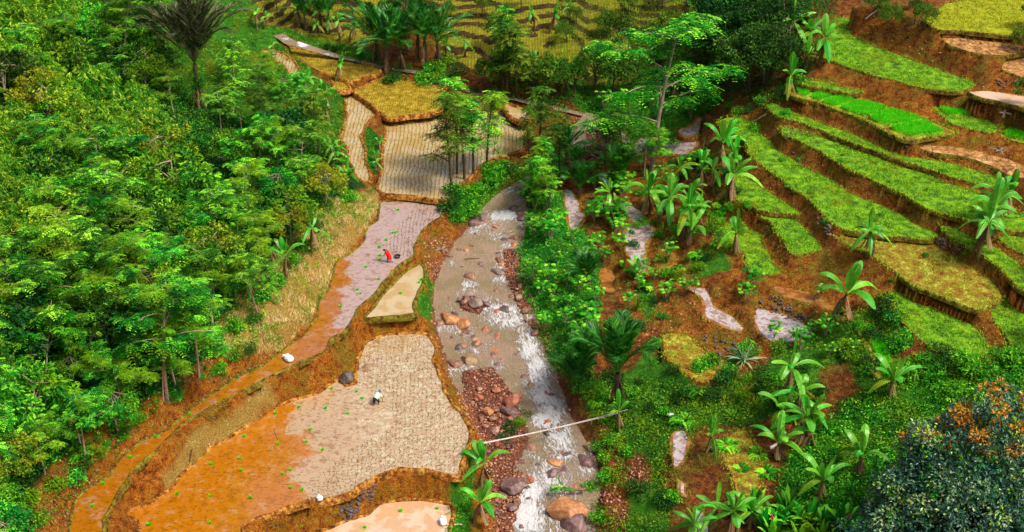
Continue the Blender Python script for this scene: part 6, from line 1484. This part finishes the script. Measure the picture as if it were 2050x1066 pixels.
# cobbles nobody could count
g = Geo(); tm = RS[0]; tv = np.array([v.co[:] for v in tm.vertices]); tf = np.array([p_.vertices[:] for p_ in tm.polygons])
tm1 = rock_mesh('cobble', 640, 1, .6); tv = np.array([v.co[:] for v in tm1.vertices]); tf = np.array([p_.vertices[:] for p_ in tm1.polygons])
def cobbles(s, step, smin, smax, seed, label, anywhere=False):
    rng = np.random.default_rng(seed); m = pip(PX, PY, pts(s)) ; j, i = np.nonzero(m)
    X, Y = np.meshgrid(np.arange(GX[i.min()], GX[i.max()], step), np.arange(GY[j.min()], GY[j.max()], step)); X = X.ravel() + rng.normal(0, step * .4, X.size); Y = Y.ravel() + rng.normal(0, step * .4, Y.size)
    ii = np.clip(np.searchsorted(GX, X), 0, NX - 1); jj = np.clip(np.searchsorted(GY, Y), 0, NY - 1); ok = m[jj, ii] & (FID[jj, ii] < 0); X, Y = X[ok], Y[ok]; n = len(X)
    S = rng.uniform(smin, smax, n) ; a = rng.random(n) * 6.28; c, sn = np.cos(a), np.sin(a)
    V = tv[None] * S[:, None, None]; V = np.stack([V[..., 0] * c[:, None] - V[..., 1] * sn[:, None], V[..., 0] * sn[:, None] + V[..., 1] * c[:, None], V[..., 2]], -1)
    V += np.stack([X, Y, hz(X, Y) + .02], 1)[:, None]
    F = (tf[None] + (np.arange(n) * len(tv))[:, None, None]).reshape(-1, 3)
    o = Geo().add(V.reshape(-1, 3), F, np.repeat(rng.random(n), len(tv))).obj('gravel', M['cobble'], smooth=False); props(o, label, 'gravel', kind='stuff')
M['cobble'] = leaf_mat('cobble_stone', (.06, .025, .02), (.3, .1, .05), (.55, .3, .2), transl=0, rough=.6, objvar=0)
for k, (s, st, a, b, lab) in enumerate([('P 920,740 990,730 1025,775 1050,830 1066,872 1040,930 1050,985 1020,1100 975,1100 975,960 955,900 940,850 920,800', .22, .12, .32, 'reddish gravel of the long bar beside the river'),
        ('P 1005,495 1045,495 1058,560 1085,620 1115,690 1135,780 1110,750 1082,700 1045,650 1030,600 1005,548', .18, .1, .26, 'reddish gravel below the green island'),
        ('P 912,598 950,588 978,612 960,632 922,626', .2, .1, .25, 'dark gravel at the head of the middle rapid'),
        ('P 850,480 910,470 900,520 885,560 880,650 862,650 868,570 850,530', .2, .12, .34, 'crumbled red rubble at the foot of the bank'),
        ('P 1140,230 1240,225 1240,320 1140,330', .3, .15, .4, 'dark and red gravel at the upper river bend'),
        ('P 990,370 1060,340 1060,370 1000,400', .25, .15, .4, 'orange rubble beside the upper river'),
        ('P 1240,550 1400,560 1700,600 1640,700 1500,740 1360,740 1250,700', .5, .08, .26, 'scattered stones and clods on the red gully earth'),
        ('P 1440,300 1560,180 2050,300 2060,700 1900,620 1700,560 1500,440', .7, .08, .26, 'scattered clods on the terrace risers'),
        ('C3 800,600 850,610 900,720 880,780 790,800 740,770 720,760', .2, .1, .3, 'red clods of the bare soil patch right of the river'),
        ('C3 470,810 560,790 690,800 760,900 760,1010 700,1000 640,900 560,860 480,850', .22, .1, .35, 'red rubble beside the biggest boulder'),
        ('P 1640,30 1850,40 1940,150 2060,180 2060,240 1900,200 1700,80', .6, .1, .35, 'scattered clods on the upper red slope'),
        ('P 870,660 905,740 945,830 960,900 950,980 940,1000 955,860 900,760 878,700', .25, .1, .3, 'pebbles at the foot of the large paddy bund')]): cobbles(s, st, a, b, 700 + k, lab)

# ------------------------------------------------------------------ seedling bundles
M['bundle'] = M['bed']
def proto_bundle(seed):
    rng = np.random.default_rng(seed); root = empty('seedling_bundle')
    P = rng.normal(0, .05, (60, 3)); P[:, 2] = 0.0
    Geo().add(*blades(P, .34, .035, 2, rng, .9)).obj('leaf_blades', M['bundle'], root, smooth=False)['kind'] = 'stuff'
    Geo().add(*tube([(0, 0, -.05), (0, 0, .06), (0, 0, .12)], [.09, .07, .05], 8)).obj('root_ball', M['bund'], root)
    return root
K['bundle'] = Kind([proto_bundle(800 + i) for i in range(3)])
many('bundle', 'C2 478,232 285,345 443,348 627,255 655,295 570,380 353,478 327,550 425,595 168,560 150,385 190,735 240,712 238,818 305,825 5,878 C1 1425,515 1232,680 1407,712 1038,845 1228,865 1460,875 1228,1025 873,1027 1400,640', sc=(.7, .9), base='seedling bundle in the large paddy', cat='seedling bundle', group='seedling bundles thrown out for planting', tilt=.2)
many('bundle', 'C2 880,955 1092,935 673,1042', sc=(.7, .9), base='seedling bundle in the bottom paddy', cat='seedling bundle', group='seedling bundles thrown out for planting', tilt=.2)
many('bundle', 'B2 880,215 845,350 865,352 810,395 770,435 773,487 770,515 690,555 640,690 655,712 540,785 765,628 C1 908,520 762,637 607,792 540,922 1110,383', sc=(.7, .9), base='seedling bundle in the long paddy', cat='seedling bundle', group='seedling bundles thrown out for planting', tilt=.2)
many('bundle', 'B2 898,708 1005,650 1015,630', sc=(.7, .9), base='seedling bundle in the triangular paddy', cat='seedling bundle', group='seedling bundles thrown out for planting', tilt=.2)

# ------------------------------------------------------------------ sacks, poles, log, basket
M['sack'] = simple_mat('white_woven_sack', (.8, .8, .85), .6, .08, 20, .2)
def sack(px, py, L, W, label, rz, tall=.35, lean=0.0):
    p = g1(px, py); root = empty('sack', (p[0], p[1], p[2] + .05), rz); props(root, label, 'sack', 'white sacks left at the paddies'); root.rotation_euler.x = lean
    bm = bmesh.new(); bmesh.ops.create_icosphere(bm, subdivisions=4, radius=1.0)
    for v in bm.verts:
        x, y, z = v.co; k = 1 - .3 * max(0, y) ** 2
        q = lambda t: math.copysign(abs(t) ** .7, t)
        nz = float(fbm(np.array([x * 2 + px]), np.array([y * 2 + z * 2]), 3, 3)[0]) + .35 * float(fbm(np.array([x * 7 + px]), np.array([y * 7 + z * 5]), 2, 4)[0])
        v.co = (q(x) * W * .5 * k * (1 + nz * .5), q(y) * L * .5, (q(z) * k * .5 + .5) * tall * (1 + nz * .6))
    me = bpy.data.meshes.new('sack_body'); bm.to_mesh(me); bm.free(); me.materials.append(M['sack'])
    for p_ in me.polygons: p_.use_smooth = True
    b = bpy.data.objects.new('sack_body', me); COL.objects.link(b); b.parent = root
    g = Geo(); th = np.linspace(0, 2 * np.pi, 13)[:-1]      # gathered mouth
    R0 = np.stack([np.cos(th) * W * .14, np.full(12, L * .48), np.sin(th) * tall * .2 + tall * .45], 1); R1 = np.stack([np.cos(th) * W * .26 * (1 + .25 * np.sin(th * 4)), np.full(12, L * .62), np.sin(th) * tall * .3 + tall * .45], 1)
    i = np.arange(12); g.add(np.concatenate([R0, R1]), np.stack([i, (i + 1) % 12, 12 + (i + 1) % 12, 12 + i], 1)); g.obj('mouth', M['sack'], root)
sack(578, 724, .95, .62, 'white sack slumped over the grassy bund between forest and paddies', .9, .5)
sack(640, 1004, .95, .5, 'white sack leaning on the rim of the large paddy near the bottom', .35, .4, -.45)
sack(887, 1050, .85, .55, 'white sack at the bottom edge beside a short bamboo pole', .2, .5)
sack(1343, 836, .5, .35, 'little white bag lying in the grass right of the footbridge', 1.2, .25)
M['pole'] = simple_mat('weathered_bamboo', (.62, .54, .5), .6, .3, 6, .2)
a_, b_ = g1(958, 897), g1(1256, 833); a_[2] += .25; b_[2] += .45
br = empty('pole_bridge', tuple(a_)); props(br, 'footbridge of thin pale bamboo poles spanning the river', 'footbridge')
dv = b_ - a_
for k, of in enumerate((-.07, .04)):
    side = np.array([-dv[1], dv[0], 0]) / np.linalg.norm(dv[:2]) * of
    mid = dv * .5 + side + [0, 0, -.25 - .08 * k]
    Geo().add(*tube(bez(side * 1.0, mid, dv * (1.0 if k else .93) + side * 1.8, 24), np.linspace(.035, .022, 24), 8)).obj('pole', M['pole'], br)
for t in (.05, .5, .93):
    c_ = dv * t + [0, 0, -.25 * 4 * t * (1 - t) * .5]
    side = np.array([-dv[1], dv[0], 0]) / np.linalg.norm(dv[:2])
    Geo().add(*tube([c_ - side * .22, c_ + side * .2], [.035, .035], 6)).obj('cross_tie', M['pole'], br)
def pole(px0, py0, px1, py1, r, h0, h1, name, label, cat, mat='pole'):
    a, b = g1(px0, py0), g1(px1, py1); a[2] += h0; b[2] += h1
    o = Geo().add(*tube(bez((0, 0, 0), (b - a) * .5 + [0, 0, .05], b - a, 8), np.linspace(r, r * .7, 8), 8)).obj(name, M[mat], loc=tuple(a)); props(o, label, cat)
pole(895, 1056, 925, 1055, .06, .15, .15, 'bamboo_pole', 'short bamboo pole beside the bottom edge sack', 'pole')
pole(1541, 903, 1578, 884, .13, .15, .2, 'cut_log', 'pale cut log lying on red earth below the banana plants', 'log')
pole(1590, 170, 1612, 148, .07, .1, .5, 'leaning_stick', 'brown stick leaning beside the first seedling bed', 'stick', 'bark')
pole(1732, 44, 1756, 28, .08, .1, .3, 'fallen_branch', 'pale fallen branch on the upper red slope', 'branch')
pole(1535, 230, 1500, 255, .08, .1, .3, 'fallen_log', 'fallen brown trunk at the left tip of the terraces', 'branch', 'bark')
pole(548, 862, 556, 884, .03, .05, .05, 'thin_stick', 'thin dark stick lying on the orange mud of the large paddy', 'stick', 'bark_dark')
pole(930, 527, 960, 526, .04, .42, .42, 'drifting_stick', 'thin dark stick drifting in the middle of the river', 'stick', 'bark_dark')
# dry stumps with roots
def stump(px, py, s, label):
    rng = np.random.default_rng(int(px)); p = g1(px, py); g = Geo()
    g.add(*tube([(0, 0, -.3), (0, 0, .2 * s), (.05, 0, .55 * s)], np.array([.2, .15, .1]) * s, 8))
    for k in range(7):
        a = k * .9 + rng.random(); e = np.array([math.cos(a), math.sin(a), rng.uniform(-.1, .5)]) * s * rng.uniform(.6, 1.2)
        g.add(*tube(bez((0, 0, .1), e * .5 + [0, 0, .2 * s], e, 6), np.linspace(.07, .02, 6) * s, 5))
    o = g.obj('dead_stump', M['bark'], loc=(p[0], p[1], p[2] + .05)); props(o, label, 'stump')
stump(2000, 308, 1.1, 'dry rooted stump on the brown terrace near the right edge')
stump(2008, 236, .9, 'short dead stump standing above the right edge seedling bed')
stump(885, 505, 1.0, 'tangled dry roots sticking out of the red river bank')
stump(1560, 915, .7, 'broken root stump beside the pale cut log')
# uprooted banana lying over the big boulder
fb = proto_banana('fallen_banana', 900, stem=1.6, nl=6, L=1.5, W=.38, torn=.7, dead=1); p = g1(1165, 1000); fb.location = (p[0], p[1], p[2] + .9)
fb.rotation_euler = (0, R(-82), R(12)); props(fb, 'uprooted banana plant lying across the biggest boulder', 'banana plant')
# torch-ginger flowers
for a, b, lab, l_ in ((1690, 1040, 'pink-red torch flower leaning right at the bottom edge', (.5, -.1, .45)), (1548, 1045, 'dark red flower spike among the bottom edge ginger leaves', (-.25, 0, .7))):
    p = g1(a, b, 1.1); root = empty('torch_flower', (p[0], p[1], p[2] + .2)); props(root, lab, 'flower')
    d = np.array(l_); Geo().add(*tube([(0, 0, -.2), (0, 0, .9), (0, 0, .95)], [.025, .02, .02], 5)).obj('stalk', M['leafA'], root)
    if 'torch_red' not in M: M['torch_red'] = simple_mat('flower_red', (.7, .02, .06), .4, .2, 8, 0)
    Geo().add(*tube([np.array([0, 0, .9]) + d * t for t in (0, .3, .7, 1)], [.03, .08, .07, .01], 7)).obj('flower_head', M['torch_red'], root)

# ------------------------------------------------------------------ the two planters
M['skin'] = simple_mat('skin', (.2, .09, .045), .5, .1, 10, 0)
def skin_body(name, verts, edges, radii, mat, parent, sub=2):
    me = bpy.data.meshes.new(name); me.from_pydata(verts, edges, []); o = bpy.data.objects.new(name, me); COL.objects.link(o)
    md = o.modifiers.new('Skin', 'SKIN'); md.use_smooth_shade = True
    if not me.skin_vertices: 
        bpy.context.view_layer.objects.active = o
    sv = me.skin_vertices[0].data
    for i, r in enumerate(radii): sv[i].radius = (r, r) if not isinstance(r, tuple) else r; sv[i].use_root = (i == 0)
    ms = o.modifiers.new('Subsurf', 'SUBSURF'); ms.levels = sub; ms.render_levels = sub
    me.materials.append(mat); 
    if parent: o.parent = parent
    return o
def ring_cloth(name, rings, mat, parent, closed=False):
    """rings: (centre, rx, ry, tilt axis) lofted cloth"""
    n = 18; th = np.arange(n) * 2 * np.pi / n; V = []
    for (c, rx, ry, axx, axy) in rings:
        ax = unit(np.array(axx, float)); ay = unit(np.array(axy, float))
        wob = 1 + .06 * np.sin(th * 5 + rx * 30)
        V.append(np.array(c) + np.cos(th)[:, None] * ax * rx * wob[:, None] + np.sin(th)[:, None] * ay * ry * wob[:, None])
    F = []
    i = np.arange(n); j = (i + 1) % n
    for r in range(len(rings) - 1): F.append(np.stack([r * n + i, r * n + j, (r + 1) * n + j, (r + 1) * n + i], 1))
    return Geo().add(np.concatenate(V), np.concatenate(F)).obj(name, M[mat] if isinstance(mat, str) else mat, parent)
M['dress'] = simple_mat('red_cloth', (.75, .012, .012), .7, .15, 12, .1)
M['shirt'] = simple_mat('pale_green_shirt', (.55, .85, .62), .7, .12, 12, .1)
M['shorts'] = simple_mat('dark_cloth', (.03, .025, .03), .8, .2, 12, .1)
M['kerchief'] = simple_mat('purple_headcloth', (.16, .1, .3), .7, .2, 12, .1)
M['capblack'] = simple_mat('black_headcloth', (.03, .02, .03), .7, .2, 12, .1)
def planter(px, py, label, rz, dress):
    """bent forward at the hips, facing local +X, hands at the seedlings"""
    p = g1(px, py); root = empty('person', (p[0], p[1], p[2] - .08), rz); props(root, label, 'person')
    hip = (0, 0, .86); sh = (.2, 0, 1.36) if dress else (.44, 0, 1.05); nk = (sh[0] + .08, 0, sh[2] + .06)
    v = [hip, ((.06, 0, 1.02) if dress else (.12, 0, .98)), ((.13, 0, 1.18) if dress else (.24, 0, 1.08)), sh, nk, (nk[0] + .06, 0, nk[2] + .05)]
    e = [(0, 1), (1, 2), (2, 3), (3, 4), (4, 5)]; r = [.13, .12, .12, .12, .055, .055]
    def add(P, rad, root_i):
        prev = root_i
        for q, rr in zip(P, rad): v.append(q); r.append(rr); e.append((prev, len(v) - 1)); prev = len(v) - 1
        return prev
    for s in (-1, 1):
        fx = .22 if s < 0 else -.22
        if dress: fx = .12 if s < 0 else -.38
        add([(fx * .15, s * .1, .78), (fx * .55 + .08, s * .13, .45), (fx, s * .14, .08), (fx + .14, s * .15, .0)], [.09, .065, .04, .035], 0)
    hands = []
    for s in (-1, 1):
        hx = sh[0] + (.42 if dress and s > 0 else .22); hzz = (1.0 if dress and s > 0 else .75) if dress else .30
        k = add([(sh[0] + .02, s * .19, sh[2] - .02), (sh[0] + .1, s * .24, (sh[2] + hzz) / 2 + .05), (hx, s * .2, hzz)], [.055, .04, .027], 3)
        k = add([(hx + .03, s * .2, hzz - .06)], [(.035, .018)], k); base = v[k]
        for f, (dy, fl) in enumerate(((-.03, .06), (-.01, .075), (.01, .07), (.028, .055))): add([(base[0] + .01, base[1] + dy, base[2] - .04), (base[0] + .03, base[1] + dy, base[2] - .04 - fl * .6)], [.009, .007], k)
        add([(base[0] + .035, base[1] - s * .035, base[2] - .01), (base[0] + .055, base[1] - s * .03, base[2] - .04)], [.01, .008], k)
        hands.append(base)
    hc = np.array([nk[0] + .13, 0, nk[2] + .10])
    add([(hc[0] - .04, 0, hc[2] - .02), (hc[0] + .03, 0, hc[2] + .03)], [.085, .09], 5)
    skin_body('body', v, e, r, M['skin'], root)
    # face: nose, ears, eyes, mouth as small features of a head part
    g = Geo(); f = unit(np.array([.75, 0, -.45])); up = unit(np.array([.45, 0, .75]))
    g.add(*tube([hc + f * .09 + up * .02, hc + f * .125 - up * .015], [.01, .016], 6))
    for s in (-1, 1): g.add(*tube([hc + np.array([0, s * .085, 0]), hc + np.array([0, s * .1, .01])], [.028, .02], 7))
    g.obj('face', M['skin'], root)
    g = Geo()
    for s in (-1, 1): g.add(*tube([hc + f * .088 + up * .03 + [0, s * .033, 0], hc + f * .1 + up * .03 + [0, s * .033, 0]], [.011, .008], 6))
    g.add(*tube([hc + f * .1 - up * .045 + [0, -.025, 0], hc + f * .1 - up * .045 + [0, .025, 0]], [.006, .006], 5)); g.obj('eyes_and_mouth', M['capblack'], root)
    kc = 'capblack' if dress else 'kerchief'
    rings = []
    for t, rr in ((-.35, .112), (0, .12), (.4, .112), (.75, .075), (.98, .015)): rings.append((hc + up * .12 * t - f * .012, rr, rr * .95, f, (0, 1, 0)))
    ring_cloth('headcloth', rings, kc, root)
    d = unit(np.array(sh) - np.array(hip)); nrm = unit(np.cross((0, 1, 0), d))
    P = [np.array(hip) * (1 - t) + np.array(sh) * t for t in (0, .35, .7, 1.0, 1.12)]
    ring_cloth('dress_top' if dress else 'shirt', [(P[0] - d * .04, .2, .21, nrm, (0, 1, 0)), (P[1], .2, .22, nrm, (0, 1, 0)), (P[2], .205, .25, nrm, (0, 1, 0)), (P[3], .19, .25, nrm, (0, 1, 0)), (P[4], .1, .12, nrm, (0, 1, 0))], 'dress' if dress else 'shirt', root)
    for s in (-1, 1):
        A = np.array([sh[0], s * .17, sh[2]]); B = np.array([sh[0] + .09, s * .235, sh[2] - .28 if not dress else sh[2] - .2]); dd = unit(B - A); q = unit(np.cross(dd, (0, 1, 0)))
        ring_cloth('sleeve', [(A - dd * .06, .1, .1, q, np.cross(dd, q)), (A * .5 + B * .5, .075, .075, q, np.cross(dd, q)), (B, .07, .07, q, np.cross(dd, q))], 'dress' if dress else 'shirt', root)
    if dress:
        ring_cloth('skirt', [((0.02, 0, .96), .17, .18, (1, 0, 0), (0, 1, 0)), ((-.02, 0, .82), .2, .2, (1, 0, 0), (0, 1, 0)), ((-.05, 0, .66), .22, .21, (1, 0, 0), (0, 1, 0)), ((-.07, 0, .52), .24, .22, (1, 0, 0), (0, 1, 0))], 'dress', root)
    else:
        ring_cloth('shorts_waist', [((.03, 0, .95), .18, .19, (1, 0, .2), (0, 1, 0)), ((-.02, 0, .84), .2, .21, (1, 0, 0), (0, 1, 0)), ((-.01, 0, .74), .17, .2, (1, 0, 0), (0, 1, 0))], 'shorts', root)
        for s in (-1, 1):
            fx = .22 if s < 0 else -.22
            ring_cloth('shorts_leg', [((fx * .1, s * .1, .82), .12, .12, (1, 0, 0), (0, 1, 0)), ((fx * .55 + .07, s * .13, .5), .11, .11, (1, 0, 0), (0, 1, 0)), ((fx * .6 + .06, s * .13, .4), .1, .1, (1, 0, 0), (0, 1, 0))], 'shorts', root)
    return root, hands
pr, hd = planter(779, 527, 'person in a red dress and dark headcloth bending over the long paddy', math.pi + .15, True)
pw, hd2 = planter(753, 814, 'person in a pale shirt and purple headcloth bending over the large paddy', 1.05, False)
# basket beside the red dress
p = g1(796, 519); root = empty('basket', (p[0], p[1], p[2] + .02)); props(root, 'round dark basket floating beside the person in red', 'basket')
Geo().add(*tube([(0, 0, 0), (0, 0, .02), (0, 0, .16), (0, 0, .26)], [.02, .2, .26, .29], 16)).obj('bowl', M['shorts'], root)
Geo().add(*tube([(math.cos(t) * .29, math.sin(t) * .29, .26) for t in np.linspace(0, 6.283, 25)], .022, 6)).obj('rim', M['bark_dark'], root)

label_all()
for k in K.values(): k.drop_unused()
